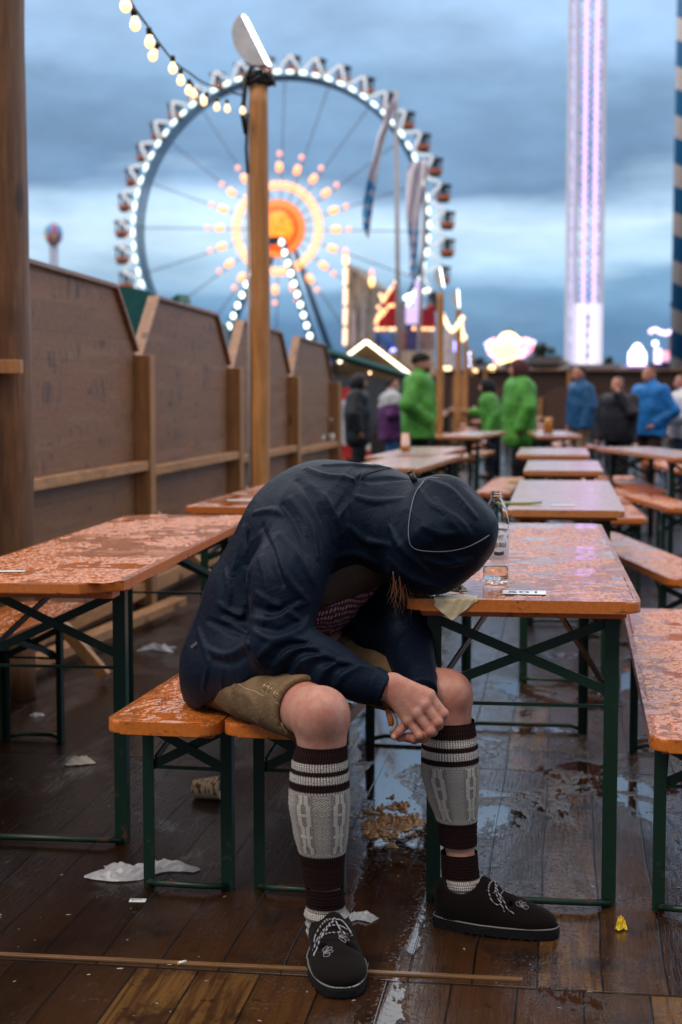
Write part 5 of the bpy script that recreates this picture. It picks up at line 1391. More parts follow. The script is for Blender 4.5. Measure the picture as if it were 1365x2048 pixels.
# ------------------------------------------------------------ people in the background
def skin2(): return M['skin']
cloth_cache = {}
def cloth(c, r=.7):
    if c not in cloth_cache: cloth_cache[c] = simple('cloth_%d' % len(cloth_cache), c, r, var=.22, nscale=6, bump=.004, bscale=30, spec=.2)
    return cloth_cache[c]
def bystander(x, y, h, face, jacket, trousers, label, head='hair', headc_=(.03, .02, .015), arms=('down', 'down'), beard=False, shorts=False, bulk=1.0, jlen=.44, lean=0, yoke=None, trim=None, stride=.06):
    s = h / 1.78
    r = empty('person', (x, y, 0), face, label, 'person', 'people standing among the tables'); r.scale = (1.1, 1.1, 1)
    A = lambda *p: np.array(p) * s
    hz, shz = .93, 1.44
    lx = lambda z_: lean * max(0, z_ - .9)
    sh = [A(lx(1.42), q * .20, 1.42) for q in (-1, 1)]; el_, wr = [], []
    for i, q in enumerate((-1, 1)):
        a = arms[i]
        if a == 'down': el_.append(A(-.03 + lx(1.1), q * (.25 + .03 * bulk), 1.12)); wr.append(A(.06, q * (.23 + .035 * bulk), .84))
        elif a == 'pocket': el_.append(A(-.09 + lx(1.1), q * (.26 + .03 * bulk), 1.13)); wr.append(A(.10, q * .17, .95))
        elif a == 'front': el_.append(A(.0, q * .26, 1.12)); wr.append(A(.25, q * .12, 1.06))
        elif a == 'face': el_.append(A(.12, q * .28, 1.22)); wr.append(A(.14, q * .10, 1.50))
        elif a == 'reach': el_.append(A(.10, q * .24, 1.14)); wr.append(A(.36, q * .20, 1.18))
    hd = A(.035 + lx(1.63), 0, 1.635)
    kn = [A(.02 + q * stride * .4, q * .10, .50) for q in (-1, 1)]; an = [A(q * stride, q * .11, .075) for q in (-1, 1)]; hp2 = [A(0, q * .095, .90) for q in (-1, 1)]
    k = s
    def legs(Q, e=0):
        d = None
        for i in (0, 1):
            t = seg_d(Q, hp2[i], kn[i], (.088 + e) * k, (.058 + e) * k); t = smin(t, seg_d(Q, kn[i], kn[i] + (an[i] - kn[i]) * .4, (.056 + e) * k, (.056 + e) * k), .03); t = smin(t, seg_d(Q, kn[i] + (an[i] - kn[i]) * .35, an[i], (.054 + e) * k, (.036 + e) * k), .03)
            d = t if d is None else smin(d, t, .02)
        return d
    def torso(Q, e=0):
        d = seg_d(Q, A(0, 0, .95), A(lx(1.2) * .6, 0, 1.15), (.115 + e) * k, (.118 + e) * k, ((0, 1, 0), 1.35))
        return smin(d, seg_d(Q, A(lx(1.2) * .6, 0, 1.15), A(lx(1.4), 0, 1.36), (.118 + e) * k, (.112 + e) * k, ((0, 1, 0), 1.55)), .06)
    def armf(Q, e=0):
        d = None
        for i in (0, 1):
            t = seg_d(Q, sh[i], el_[i], (.052 + e) * k, (.042 + e) * k); t = smin(t, seg_d(Q, el_[i], wr[i], (.041 + e) * k, (.029 + e) * k), .02); d = t if d is None else np.minimum(d, t)
        return d
    def body_(Q):
        d = smin(legs(Q), torso(Q, -.01), .05); d = smin(d, armf(Q, -.008), .03)
        d = smin(d, seg_d(Q, A(lx(1.4), 0, 1.42), hd + A(-.01, 0, -.05), .056 * k, .052 * k), .04)
        hh = ell(Q, hd + A(-.008, 0, .02), (.098 * k, .078 * k, .100 * k)); hh = smin(hh, ell(Q, hd + A(.028, 0, -.055), (.062 * k, .056 * k, .060 * k)), .04)
        hh = smin(hh, seg_d(Q, hd + A(.088, 0, .005), hd + A(.112, 0, -.028), .009 * k, .014 * k), .014)
        for q in (-1, 1):
            hh = smin(hh, ell(Q, hd + A(-.005, q * .078, -.01), (.018 * k, .010 * k, .030 * k)), .008)
            hh = smax(hh, -ell(Q, hd + A(.098, q * .032, .008), (.016 * k, .016 * k, .010 * k)), .012)
        hh = smax(hh, -seg_d(Q, hd + A(.092, -.02, -.062), hd + A(.092, .02, -.062), .004, .004), .006)
        d = smin(d, hh, .02)
        for i in (0, 1):
            dr = wr[i] - el_[i]; dr = dr / np.linalg.norm(dr); sd_ = np.cross(dr, (0, 1, 0)); sd_ /= np.linalg.norm(sd_) + 1e-6
            pm = wr[i] + dr * .055 * k
            d = smin(d, seg_d(Q, wr[i], pm, .026 * k, .030 * k), .02)
            for f in range(4):
                b_ = pm + sd_ * (f - 1.5) * .017 * k + dr * .015 * k; d = smin(d, seg_d(Q, b_, b_ + dr * (.055 - .006 * abs(f - 1.4)) * k + np.array([0, -.012 * (1 if i else -1), 0]) * k, .0095 * k, .0075 * k), .004)
            d = smin(d, seg_d(Q, pm - sd_ * .02 * k, pm - sd_ * .045 * k + dr * .03 * k, .011 * k, .009 * k), .006)
            d = smin(d, seg_d(Q, an[i], an[i] + A(.13, 0, -.035), .036 * k, .028 * k), .03)
        return d.astype(np.float32)
    lo, hi = A(-.45, -.48, 0), A(.55, .48, 1.88)
    v, f = sdf_mesh(body_, tuple(lo), tuple(hi), .0125); mesh_obj('body', np_mesh('body', v, f), M['skin'], r)
    jb = A(0, 0, .93 - .0); zb = (1.38 - jlen * 1.32) * s
    def jk_(Q):
        e = .034 * bulk
        d = torso(Q, e); d = smin(d, seg_d(Q, A(0, 0, 1.0), A(0, 0, .72), (.118 + e) * k, (.128 + e) * k, ((0, 1, 0), 1.35)), .05)
        d = smax(d, (zb - Q[2]).astype(np.float32), .01)
        a = armf(Q, e * .72)
        for i in (0, 1): a = smax(a, -ell(Q, wr[i] + (wr[i] - el_[i]) / np.linalg.norm(wr[i] - el_[i]) * .035 * k, (.062 * k,) * 3), .006)
        d = smin(d, a, .035)
        d = smin(d, seg_d(Q, A(lx(1.4), 0, 1.40), hd + A(-.02, 0, -.10), .078 * k, .070 * k), .04)
        qq = np.stack([np.ravel(Q[0]), np.ravel(Q[1]), np.ravel(Q[2])], 1) + x
        fold = ((vnoise(qq * np.array([1, 1, .55]), 9, 3) - .5) * .030 + (np.abs(2 * vnoise(qq, 21, 5) - 1) - .5) * .008).reshape(np.shape(Q[0]))
        return (d + fold).astype(np.float32)
    v, f = sdf_mesh(jk_, tuple(lo), tuple(hi), .012)
    jm = cloth(jacket, .55)
    jo = mesh_obj('jacket', np_mesh('jacket', v, f), jm, r)
    if yoke:
        v, f = sdf_mesh(lambda Q: smax(jk_(Q) - .004, (1.22 * s - Q[2] + .25 * np.abs(Q[1])).astype(np.float32), .01).astype(np.float32), tuple(lo), tuple(hi), .014); mesh_obj('jacket_yoke', np_mesh('jacket_yoke', v, f), cloth(yoke), jo)
    if trim:
        MB().box(Vector(A(-.165 - .034 * bulk, 0.0, 1.33)), (.004, .26 * s, .045)).build('back_print', cloth(trim), jo)
    def tr_(Q):
        d = smin(legs(Q, .02), seg_d(Q, A(0, 0, .93), A(0, 0, 1.0), .13 * k, .12 * k, ((0, 1, 0), 1.35)), .04)
        return smax(d, ((.44 if shorts else .06) * s - Q[2]).astype(np.float32), .01).astype(np.float32)
    v, f = sdf_mesh(tr_, tuple(lo), tuple(A(.45, .45, 1.15)), .0135); mesh_obj('shorts' if shorts else 'trousers', np_mesh('trousers', v, f), cloth(trousers), r)
    for i in (0, 1):
        so_ = lambda Q: smax(smin(seg_d(Q, an[i] + A(-.03, 0, -.03), an[i] + A(.13, 0, -.045), .044 * k, .040 * k), seg_d(Q, an[i] + A(0, 0, -.02), an[i] + A(0, 0, .04), .046 * k, .044 * k), .03), (.004 - Q[2]).astype(np.float32), .004).astype(np.float32)
        v, f = sdf_mesh(so_, tuple(an[i] - A(.12, .08, .1)), tuple(an[i] + A(.22, .08, .12)), .011); mesh_obj('shoe', np_mesh('shoe', v, f), cloth((.03, .03, .035)), r)
    if head == 'hood':
        hf = lambda Q: smax(smin(ell(Q, hd + A(-.02, 0, .018), (.132 * k, .112 * k, .132 * k)), seg_d(Q, hd + A(-.05, 0, -.05), hd + A(-.05, 0, -.16), .10 * k, .095 * k), .05), -ell(Q, hd + A(.12, 0, -.01), (.10 * k, .068 * k, .092 * k)), .015).astype(np.float32)
        nm_ = 'hood'
    elif head == 'beanie':
        hf = lambda Q: smax(ell(Q, hd + A(-.012, 0, .035), (.112 * k, .092 * k, .105 * k)), (hd[2] + .028 * k - Q[2] + .25 * (Q[0] - hd[0])).astype(np.float32), .01).astype(np.float32); nm_ = 'beanie'
    else:
        hf = lambda Q: smax(ell(Q, hd + A(-.016, 0, .028), (.106 * k, .086 * k, .098 * k)), (.052 * k + (Q[0] - hd[0]) * .9 - (Q[2] - hd[2])).astype(np.float32), .015).astype(np.float32); nm_ = 'hair'
    v, f = sdf_mesh(hf, tuple(hd - A(.2, .2, .28)), tuple(hd + A(.2, .2, .2)), .010); mesh_obj(nm_, np_mesh(nm_, v, f), cloth(headc_), r)
    if beard:
        bf = lambda Q: smax(ell(Q, hd + A(.034, 0, -.068), (.064 * k, .060 * k, .052 * k)), -ell(Q, hd + A(.095, 0, -.01), (.05 * k, .05 * k, .045 * k)), .01).astype(np.float32)
        v, f = sdf_mesh(bf, tuple(hd - A(.12, .12, .18)), tuple(hd + A(.16, .12, .08)), .009); mesh_obj('beard', np_mesh('beard', v, f), cloth((.02, .014, .01)), r)
    return r
def at(u, Y): return P(u, 780, Y).x
GREEN = (.07, .27, .045)
bystander(at(838, 19.0), 19.0, 1.765, R(-8), GREEN, (.008, .008, .01), 'bearded man in a black beanie and bright green jacket, hands in pockets', 'beanie', (.008, .008, .01), ('pocket', 'pocket'), beard=True, bulk=1.9, jlen=.50, trim=(.25, .6, .25))
bystander(at(1040, 20.5), 20.5, 1.71, R(188), GREEN, (.008, .008, .012), 'large man in a bright green jacket with a maroon hood, facing left', 'hood', (.07, .025, .03), ('pocket', 'down'), bulk=2.3, jlen=.62)
bystander(at(987, 23.0), 23.0, 1.47, R(178), GREEN, (.012, .014, .028), 'smaller person in a green jacket and black hood reaching left beside the wooden poles', 'hood', (.012, .012, .016), ('reach', 'down'), bulk=1.6, lean=.12)
bystander(at(1163, 22.5), 22.5, 1.665, R(195), (.012, .075, .20), (.16, .13, .10), 'man in a navy blue rain jacket and khaki shorts, seen half from behind', 'hair', (.03, .02, .015), ('down', 'down'), shorts=True, bulk=1.6)
bystander(at(1238, 19.2), 19.2, 1.48, R(230), (.012, .013, .022), (.012, .013, .018), 'man in a dark jacket and dark trousers rubbing his face with one hand', 'hair', (.10, .07, .06), ('down', 'face'), bulk=1.5)
bystander(at(1302, 19.8), 19.8, 1.62, R(215), (.012, .14, .45), (.045, .025, .018), 'man in a bright blue jacket and brown shorts at the right', 'hair', (.12, .06, .035), ('down', 'pocket'), shorts=True, bulk=1.6)
bystander(at(1368, 20.0), 20.0, 1.52, R(190), (.65, .66, .72), (.03, .06, .12), 'person in a white long sleeved top cut off by the right edge', 'hair', (.05, .03, .02), ('down', 'front'), bulk=1.2)
bystander(at(716, 22.0), 22.0, 1.53, R(-5), (.014, .016, .024), (.014, .014, .018), 'person in a black hooded parka standing by the dark hut, leftmost of the crowd', 'hood', (.014, .016, .024), ('down', 'down'), bulk=1.9, jlen=.62)
bystander(at(782, 23.0), 23.0, 1.49, R(5), (.085, .025, .11), (.03, .12, .30), 'person in a purple jacket with grey shoulders behind the bearded man in green', 'hair', (.02, .01, .01), ('front', 'down'), bulk=2.0, jlen=.54, yoke=(.36, .38, .42))
tag(MB().box(P(947, 822, 25.4), (.05, .02, .16), Matrix.Rotation(R(25), 3, 'Y'), .004).build('paper_sheet', M['paper']), 'white folded paper held out by the smaller person in green', 'paper')

# ------------------------------------------------------------ hut with neon gable, posters, dark kiosk, teal roof
HY = 31.0
hp0 = P(735, 780, HY)
hut = empty('wooden_hut', (hp0.x, HY, 0), 0, 'dark wooden hut whose gable is outlined by a white neon strip', 'hut')
def L_(u, v, Y=HY): return Vector(P(u, v, Y)) - Vector((hp0.x, HY, 0))
wb = MB(); lft, rgt = L_(630, 760), L_(872, 760)
wb.box(((lft.x + rgt.x) / 2, .9, .78), (rgt.x - lft.x, 1.7, 1.56)); wb.build('wall', simple('dark_boards_hut', (.020, .016, .018), .6), hut)
ap, gl, gr_ = L_(733, 680), L_(678, 722), L_(822, 748)
MB().prism([ap + Vector((0, 0, -.01)), L_(640, 752), L_(640, 775), L_(835, 775), L_(835, 752)], (0, .06, 0), (0, 1.6, 0)).build('gable', wood_mat('gable_boards', (.12, .065, .03), (.06, .03, .015), 'X', .6, 8, .3, False), hut)
rb = MB(); 
for a, b in ((ap, L_(636, 757)), (ap, L_(840, 757))): rb.bar(a + Vector((0, .8, .03)), b + Vector((0, .8, .03)), 1.9, .05)
rb.build('roof', simple('roof_brown', (.09, .05, .035), .5), hut)
EM['neon'] = glow('neon_glow', (1, .90, .58), 3.2)
MB().bar(ap + Vector((0, -.17, -.03)), gl + Vector((0, -.17, -.03)), .05, .062).build('neon_strip', EM['neon'], hut)
MB().bar(ap + Vector((0, -.19, -.03)), gr_ + Vector((0, -.19, -.03)), .05, .062).build('neon_strip', EM['neon'], hut)
EM['pt'] = glow('point_glow', (1, .6, .35), 5)
MB().ball(L_(740, 746) + Vector((0, -.1, 0)), .022, 8).build('small_lamp', EM['pt'], hut)
te = empty('teal_awning', P(700, 730, 24), 0, 'teal roof edge running down behind the end of the board fence', 'awning')
MB().bar(Vector(P(640, 700, 24)) - te.location, Vector(P(845, 762, 30)) - te.location, .3, .06).build('roof_sheet', simple('teal_sheet', (.03, .20, .17), .35), te)
MB().bar(Vector(P(650, 812, 24.3)) - te.location, Vector(P(850, 812, 30.3)) - te.location, .08, .95).build('wall', simple('kiosk_dark', (.022, .018, .022), .6), te)
po = empty('poster', P(694, 845, 23.5), 0, 'red and white poster on the dark wall beside the fence end', 'poster')
def pl_(u0, v0, u1, v1, Y, mat, nm_, par, d=.01):
    a, b = P(u0, v0, Y), P(u1, v1, Y); MB().box((a + b) / 2 - par.location, (abs(b.x - a.x), d, abs(b.z - a.z))).build(nm_, mat, par)
pl_(684, 776, 706, 800, 23.45, cloth((.55, .04, .04)), 'red_field', po); pl_(684, 800, 706, 890, 23.45, cloth((.6, .6, .66)), 'white_field', po); pl_(684, 890, 706, 916, 23.45, cloth((.55, .04, .04)), 'red_field', po)
po2 = empty('poster', P(730, 895, 24.5), 0, 'white and red placard low on the dark wall behind the black parka', 'poster')
pl_(716, 872, 741, 900, 24.45, cloth((.6, .6, .66)), 'white_field', po2); pl_(716, 900, 741, 912, 24.45, cloth((.55, .04, .04)), 'red_field', po2)
# green tarpaulin roof behind the fence
gt = empty('green_tent', P(300, 700, 17.5), 0, 'dark green rounded tarpaulin roof behind the left fence', 'tent')
b = MB(); arc = [(195, 720), (195, 583), (225, 571), (260, 573), (295, 582), (330, 598), (348, 612), (352, 720)]
b.prism([Vector(P(u, v, 17.5)) - gt.location for u, v in arc], (0, 0, 0), (.4, 3, -.1)); b.build('roof', simple('green_tarp', (.012, .10, .095), .35), gt)
b = MB(); b.prism([Vector(P(u, v, 17.3)) - gt.location for u, v in ((335, 602), (356, 588), (362, 604), (350, 606))], (0, 0, 0), (.1, .2, 0)); b.build('sign_corner', simple('green_board', (.01, .12, .09), .4), gt)
# far tall fence boards beside the poles
sc2 = empty('screen_fence', (P(915, 780, 44).x, 44, 0), 0, 'brown plank screen behind the row of far wooden poles', 'fence')
for k in range(9): MB().box((-2.9 + k * .42, k * -.0, .86), (.34, .05, 1.72)).build('board', M['post'] if k % 2 else M['farpanel'], sc2)

# ------------------------------------------------------------ ghost house facade with light strips
gh = empty('castle_facade', (P(722, 780, 82).x, 82, 0), 0, 'grey stone castle ride front with warm lamps up its left edge', 'ride front')
def g_(u, v, Y=82): return Vector(P(u, v, Y)) - gh.location
def stone():
    t = MT('castle_stone'); n = t.noise(t.co(scale=(1, 1, .35)), 1.6, 6, .7); m = t.noise(t.co(), .6, 3)
    t.set('Base Color', t.mix(t.ss(n, .35, .65), (.13, .12, .11), (.42, .38, .36))); t.set('Roughness', .8); return t.m
b = MB(); b.prism([g_(692, 780), g_(692, 530), g_(700, 528), g_(708, 540), g_(722, 548), g_(735, 560), g_(750, 572), g_(750, 780)], (0, 0, 0), (1.0, 5, 0)); b.build('wall', stone(), gh)
EM['strip'] = glow('strip_glow', (1, .62, .34), 1.5); EM['fl1'] = glow('flame_yellow', (1, .5, .12), 2.5); EM['fl2'] = glow('flame_red', (1, .16, .12), 1.6)
for k in range(4):
    MB().bar(g_(690 + k * .3, 690 - k * 40, 81.6), g_(691 + k * .3, 656 - k * 40, 81.6), .22, .22).build('lamp_strip', EM['strip'], gh)
for (u, v) in ((692, 520), (744, 563)):
    MB().ball(g_(u, v, 81.5), .17, 8, (.9, .9, 1.7)).build('flame_lamp', EM['fl1'], gh); MB().ball(g_(u, v - 14, 81.5), .15, 8, (.8, .8, 2)).build('flame_lamp', EM['fl2'], gh)
pl_(703, 620, 712, 700, 81.9, cloth((.5, .45, .55)), 'pilaster', gh); pl_(724, 600, 730, 700, 81.7, cloth((.45, .42, .5)), 'pilaster', gh)
# ------------------------------------------------------------ red ride with golden bulbs
rr_ = empty('red_ride', (P(810, 780, 70).x, 70, 0), 0, 'red show ride outlined with golden bulbs behind the neon hut', 'ride')
def r2(u, v, Y=70): return Vector(P(u, v, Y)) - rr_.location
red = cloth((.30, .02, .035)); 
b = MB(); b.prism([r2(752, 655), r2(760, 620), r2(792, 566), r2(796, 600), r2(796, 655)], (0, 0, 0), (0, 1, 0)); b.build('panel', red, rr_)
b = MB(); b.prism([r2(838, 655), r2(838, 620), r2(870, 612), r2(872, 655)], (0, 0, 0), (0, 1, 0)); b.build('panel', red, rr_)
for u0, v0, u1, v1, c in ((755, 665, 790, 705, (.12, .20, .42)), (790, 662, 812, 705, (.42, .20, .16)), (812, 640, 842, 705, (.10, .11, .26)), (842, 665, 870, 700, (.34, .24, .24)), (796, 605, 812, 700, (.28, .26, .30))): pl_(u0, v0, u1, v1, 70.6 + u0 * .002, cloth(c), 'painted_panel', rr_)
EM['lilac'] = glow('lilac_glow', (.45, .32, .9), .7)
pl_(812, 612, 846, 648, 70.2, EM['lilac'], 'lit_panel', rr_); pl_(830, 560, 839, 612, 70.2, EM['lilac'], 'lit_panel', rr_)
EM['gold'] = glow('gold_glow', (1, .42, .12), 2.0)
for seq in ([(791, 565), (784, 576), (779, 583), (774, 590), (770, 597), (764, 594), (761, 590), (766, 602)], [(757, 614), (763, 622), (758, 630), (755, 638), (753, 645), (760, 634)], [(786, 611), (779, 612), (772, 620), (767, 628)],
            [(753, 658), (759, 658), (769, 658), (780, 658), (790, 658)], [(828, 657), (838, 658), (846, 658), (855, 658), (865, 658)], [(843, 610)]):
    for u, v in seq: MB().ball(r2(u, v, 69.5), .085, 8).build('golden_bulb', EM['gold'], rr_)
b = MB(); b.tube([r2(752, 652), r2(757, 690)], .12, 6); b.tube([r2(768, 668, 69.3), r2(788, 705, 69.3)], .16, 8); b.build('blue_strut', cloth((.05, .14, .45)), rr_)
EM['blue'] = glow('blue_glow', (.3, .3, 1), 3); MB().ball(r2(787, 703, 69), .14, 8).build('blue_lamp', EM['blue'], rr_); MB().ball(r2(906, 693, 69), .17, 8, (1, 1, 1.6)).build('blue_lamp', EM['blue'], rr_)
ct = empty('cream_tent', (P(850, 780, 55).x, 55, 0), 0, 'cream tent roof behind the bearded man in green', 'tent')
b = MB(); e_ = lambda u, v: Vector(P(u, v, 55)) - ct.location; b.prism([e_(785, 780), e_(785, 702), e_(868, 700), e_(872, 745), e_(872, 780)], (0, 0, 0), (0, 4, 0)); b.build('roof', cloth((.50, .40, .32)), ct)
wc = empty('lit_column', (P(898, 780, 60).x, 60, 0), 0, 'pale lit column behind the row of far wooden poles', 'column'); pl_(889, 665, 906, 780, 60, cloth((.62, .55, .60)), 'panel', wc, 1.0)
ch_ = empty('white_swing_lights', P(830, 590, 110), 0, 'cluster of white lamps and a dark gondola arm above the red ride', 'ride lights')
EM['white'] = glow('white_glow', (.86, 1, .93), 3)
for u, v, s in ((812, 596, 1), (818, 592, 1), (822, 600, .9), (826, 590, .9), (820, 604, .8), (843, 584, .7), (850, 582, .7), (857, 580, .7)): MB().ball(Vector(P(u, v, 110)) - ch_.location, .16 * s, 8).build('lamp', EM['white'], ch_)
MB().bar(Vector(P(862, 585, 110)) - ch_.location, Vector(P(876, 612, 110)) - ch_.location, .6, .5).build('arm', cloth((.05, .06, .09)), ch_)

# ------------------------------------------------------------ flag poles
def flag_mat():
    t = MT('lozenge_flag'); v = t.co(rot=(0, R(38), 0)); x, y, zz = t.sep(v); xo, yo, zo = t.sep(t.co())
    a = t.math('FRACT', t.math('MULTIPLY', x, 2.1)); b_ = t.math('FRACT', t.math('MULTIPLY', zz, 2.1))
    ck = t.math('ABSOLUTE', t.math('SUBTRACT', t.ss(a, .49, .51), t.ss(b_, .49, .51)))
    low = t.ss(zo, -1.7, -1.9); t.set('Base Color', t.mix(t.math('MULTIPLY', ck, low), (.85, .82, .95), (.07, .42, .85))); t.set('Roughness', .8); return t.m
FM = flag_mat(); FYs = (40., 46.)
def flagpole(u0, v0, u1, v1, Y, label, outline_, flab):
    a, b = P(u0, v0, Y), P(u1, v1, Y); o_ = empty('flag_pole', (b.x, Y, 0), 0, label, 'flag pole')
    MB().tube([(0, 0, 0), (a.x - b.x, 0, a.z)], [.07, .05], 12).build('pole', simple('pole_white', (.42, .40, .44), .4) if 'pole_white' not in bpy.data.materials else bpy.data.materials['pole_white'], o_)
    if outline_:
        top = P(*outline_[0][0], Y)
        f_ = MB(); rows = []
        for i, ((ul, vl), (ur, vr)) in enumerate([(q, r) for q, r in outline_]):
            rows.append([f_.bm.verts.new(Vector(P(ul + (ur - ul) * k / 8, vl + (vr - vl) * k / 8, Y + .18 * math.sin(k * 1.3 + i))) - top) for k in range(9)])
        for i in range(len(rows) - 1):
            for k in range(8): f_.bm.faces.new((rows[i][k], rows[i][k + 1], rows[i + 1][k + 1], rows[i + 1][k])).smooth = True
        fo_ = f_.build('flag', FM); fo_.location = top; tag(fo_, flab, 'flag')
flagpole(792, 180, 800, 720, 40, 'tall pale flag pole in front of the right part of the ferris wheel', [((772, 215), (794, 190)), ((764, 250), (785, 235)), ((755, 275), (772, 272)), ((749, 310), (762, 310)), ((738, 345), (756, 345)), ((734, 370), (752, 370)), ((728, 400), (748, 400)), ((725, 430), (745, 430)), ((726, 455), (740, 460)), ((733, 472), (738, 478))], 'limp flag with blue lozenges hanging left of the tall pale pole')
flagpole(853, 320, 832, 700, 46, 'second thinner flag pole right of the tall one', [((822, 325), (853, 320)), ((814, 345), (848, 340)), ((813, 380), (846, 375)), ((812, 410), (842, 408)), ((814, 440), (840, 430)), ((817, 470), (838, 465)), ((820, 500), (836, 500)), ((820, 530), (834, 530)), ((818, 552), (826, 556))], 'long white banner with blue lozenges on the thinner flag pole')

# ------------------------------------------------------------ ferris wheel
WY = 205.0; WC = P(560, 459, WY); mp = WY / F
fw = empty('ferris_wheel', (WC.x, WY, 0), R(-14), 'huge ferris wheel with white rim lamps and a glowing orange sun at its hub', 'ferris wheel')
hc = Vector((0, 0, WC.z)); RR = 303 * mp; RG = 336 * mp
def wpt(r, a, y=0): return hc + Vector((r * math.sin(a), y, r * math.cos(a)))
rimm = simple('rim_blue', (.02, .09, .20), .4)
for y in (-.9, .9):
    MB().tube([wpt(RR - .55, 2 * math.pi * i / 120, y) for i in range(121)], .27, 8, False).build('rim', rimm, fw)
EM['rim'] = glow('rim_glow', (.80, .98, .93), 1.9)
for i in range(72):
    a = 2 * math.pi * i / 72; b = MB(); t_ = Vector((math.cos(a), 0, -math.sin(a))); c = wpt(RR, a, -1.0)
    b.tube([c - t_ * .50, c - t_ * .35, c + t_ * .35, c + t_ * .50], [.10, .20, .20, .10], 8); b.build('rim_lamp', EM['rim'], fw)
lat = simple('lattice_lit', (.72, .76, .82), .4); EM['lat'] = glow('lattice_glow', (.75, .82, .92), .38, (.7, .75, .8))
gd = simple('gondola_dark', (.035, .035, .045), .5); gs = glow('gondola_seat_glow', (1, .28, .12), .12, (.25, .08, .05))  # seats given a faint orange glow of their own, though no lamps
for i in range(40):
    a = 2 * math.pi * (i + .5) / 40; pv = wpt(RG, a, -.9)
    g0 = wpt(RR, a - math.pi / 40, -.9); g1 = wpt(RR, a + math.pi / 40, -.9)
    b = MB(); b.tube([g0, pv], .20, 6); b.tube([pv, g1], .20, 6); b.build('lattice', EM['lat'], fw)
    ctr = wpt(RG, a, .3)
    gn = MB(); gn.lathe([(.9, -.35), (1.15, -.25), (1.1, -.05), (.3, .1)], ctr, 12)
    for q in range(6):
        aa = q * math.pi / 3; gn.tube([ctr + Vector((.85 * math.cos(aa), .85 * math.sin(aa), -.3)), ctr + Vector((.85 * math.cos(aa), .85 * math.sin(aa), -1.6))], .09, 5)
    gn.tube([ctr + Vector((0, -1.4, 0)), ctr + Vector((0, 1.4, 0))], .12, 6)
    gn.lathe([(.25, -2.35), (.75, -2.3), (.8, -1.95), (.3, -1.9)], ctr, 12); gn.lathe([(.3, -1.9), (.35, -.4)], ctr, 8)
    go_ = gn.build('gondola', gd, fw)
    sb_ = MB(); sb_.lathe([(.8, -1.95), (.98, -1.85), (1.0, -1.45), (.9, -1.4), (.85, -1.55)], ctr, 12)
    sb_.build('seat_tub', gs, go_)
cabm = simple('spoke_grey', (.14, .16, .22), .5)
for i in range(20):
    a = 2 * math.pi * (i + .12) / 20
    MB().tube([wpt(2.5, a, 0), wpt(RR - .5, a, 0)], .075, 5).build('spoke', cabm, fw)
    EMh = EM.setdefault('hub', glow('hub_glow', (1, .26, .025), 1.5)); EMr = EM.setdefault('hubr', glow('hub_red_glow', (1, .24, .15), 1.1))
    b = MB(); b.tube([wpt(110 * mp, a, -1.2), wpt(113 * mp, a, -1.2), wpt(125 * mp, a, -1.2), wpt(129 * mp, a, -1.2)], [.22, .44, .44, .22], 8); b.build('sunray_lamp', EMh, fw)
    MB().ball(wpt(145 * mp, a, -1.2), .36, 8).build('sunray_tip', EMr, fw)
for i in range(44):
    a = 2 * math.pi * (i + .5) / 44; b = MB(); b.tube([wpt(76 * mp, a, -1.2), wpt(79 * mp, a, -1.2), wpt(90 * mp, a, -1.2), wpt(93 * mp, a, -1.2)], [.18, .33, .33, .18], 8); b.build('ring_lamp', EM['hub'], fw)
def disc_mat():
    t = MT('hub_disc'); x, y, zz = t.sep(t.co()); r = t.math('SQRT', t.math('ADD', t.math('MULTIPLY', x, x), t.math('MULTIPLY', zz, zz)))
    rn = t.math('DIVIDE', r, 55 * mp); wv = t.noise(t.co(), 2.2, 3, .6, 1)
    inner = t.ss(t.math('ADD', rn, t.math('MULTIPLY', t.math('SUBTRACT', wv, .5), .25)), .66, .58)
    ring = t.math('MULTIPLY', t.ss(rn, .78, .84), t.ss(rn, 1.0, .96))
    dots = t.math('MULTIPLY_ADD', t.vor(t.co(), 1.6), -1.1, 1.2)
    col = t.mix(ring, (1, .075, .012), (1, .30, .07)); col = t.mix(t.math('MULTIPLY', inner, dots), col, (1, .40, .035))
    t.set('Base Color', (.5, .1, .02)); t.set('Emission Color', col); t.set('Emission Strength', t.fmix(inner, .95, 1.25)); return t.m
b = MB(); b.lathe([(.001, 0), (56 * mp, 0), (56 * mp, .3), (.001, .3)], (0, 0, 0), 48); bmesh.ops.transform(b.bm, matrix=Matrix.Rotation(R(90), 4, 'X'), verts=b.bm.verts[:])
ho = b.build('hub_disc', disc_mat(), fw); ho.location = hc + Vector((0, -1.0, 0))
hl = simple('leg_navy', (.02, .08, .17), .4)
EM['leg'] = glow('leg_glow', (.85, 1, .93), 3)
kx = hc + Vector((0, -2.4, -1.7))
b = MB(); b.bar(kx + Vector((-1.5, 0, 0)), kx + Vector((1.5, 0, 0)), .8, 1.0); b.build('axle_beam', simple('axle_black', (.02, .03, .06), .4), fw)
for s, bx in ((1, 650), (-1, 448)):
    a0 = kx + Vector((s * 1.1, -.1, 0)); a1 = Vector(((bx + 24 * s - 560) * mp * 1.06, -4.5, 0))
    MB().tube([a0, a1], [.45, .75], 8).build('support_leg', hl, fw)
    MB().tube([a0 + Vector((0, 5, 0)), a1 + Vector((0, 9, 0))], [.3, .5], 8).build('support_leg', hl, fw)
    nL = 15
    for i in range(nL):
        t_ = (i + .2) / nL * .98; c = a0 + (a1 - a0) * t_ + Vector((0, -.75, 0)); b = MB(); b.ball(c, .32, 8, (1, 1, 1.25)); b.build('leg_lamp', EM['leg'], fw)
b = MB(); b.box((0, 0, .6), (30, 9, 1.2)); b.build('platform', simple('wheel_base', (.1, .1, .14), .5), fw)

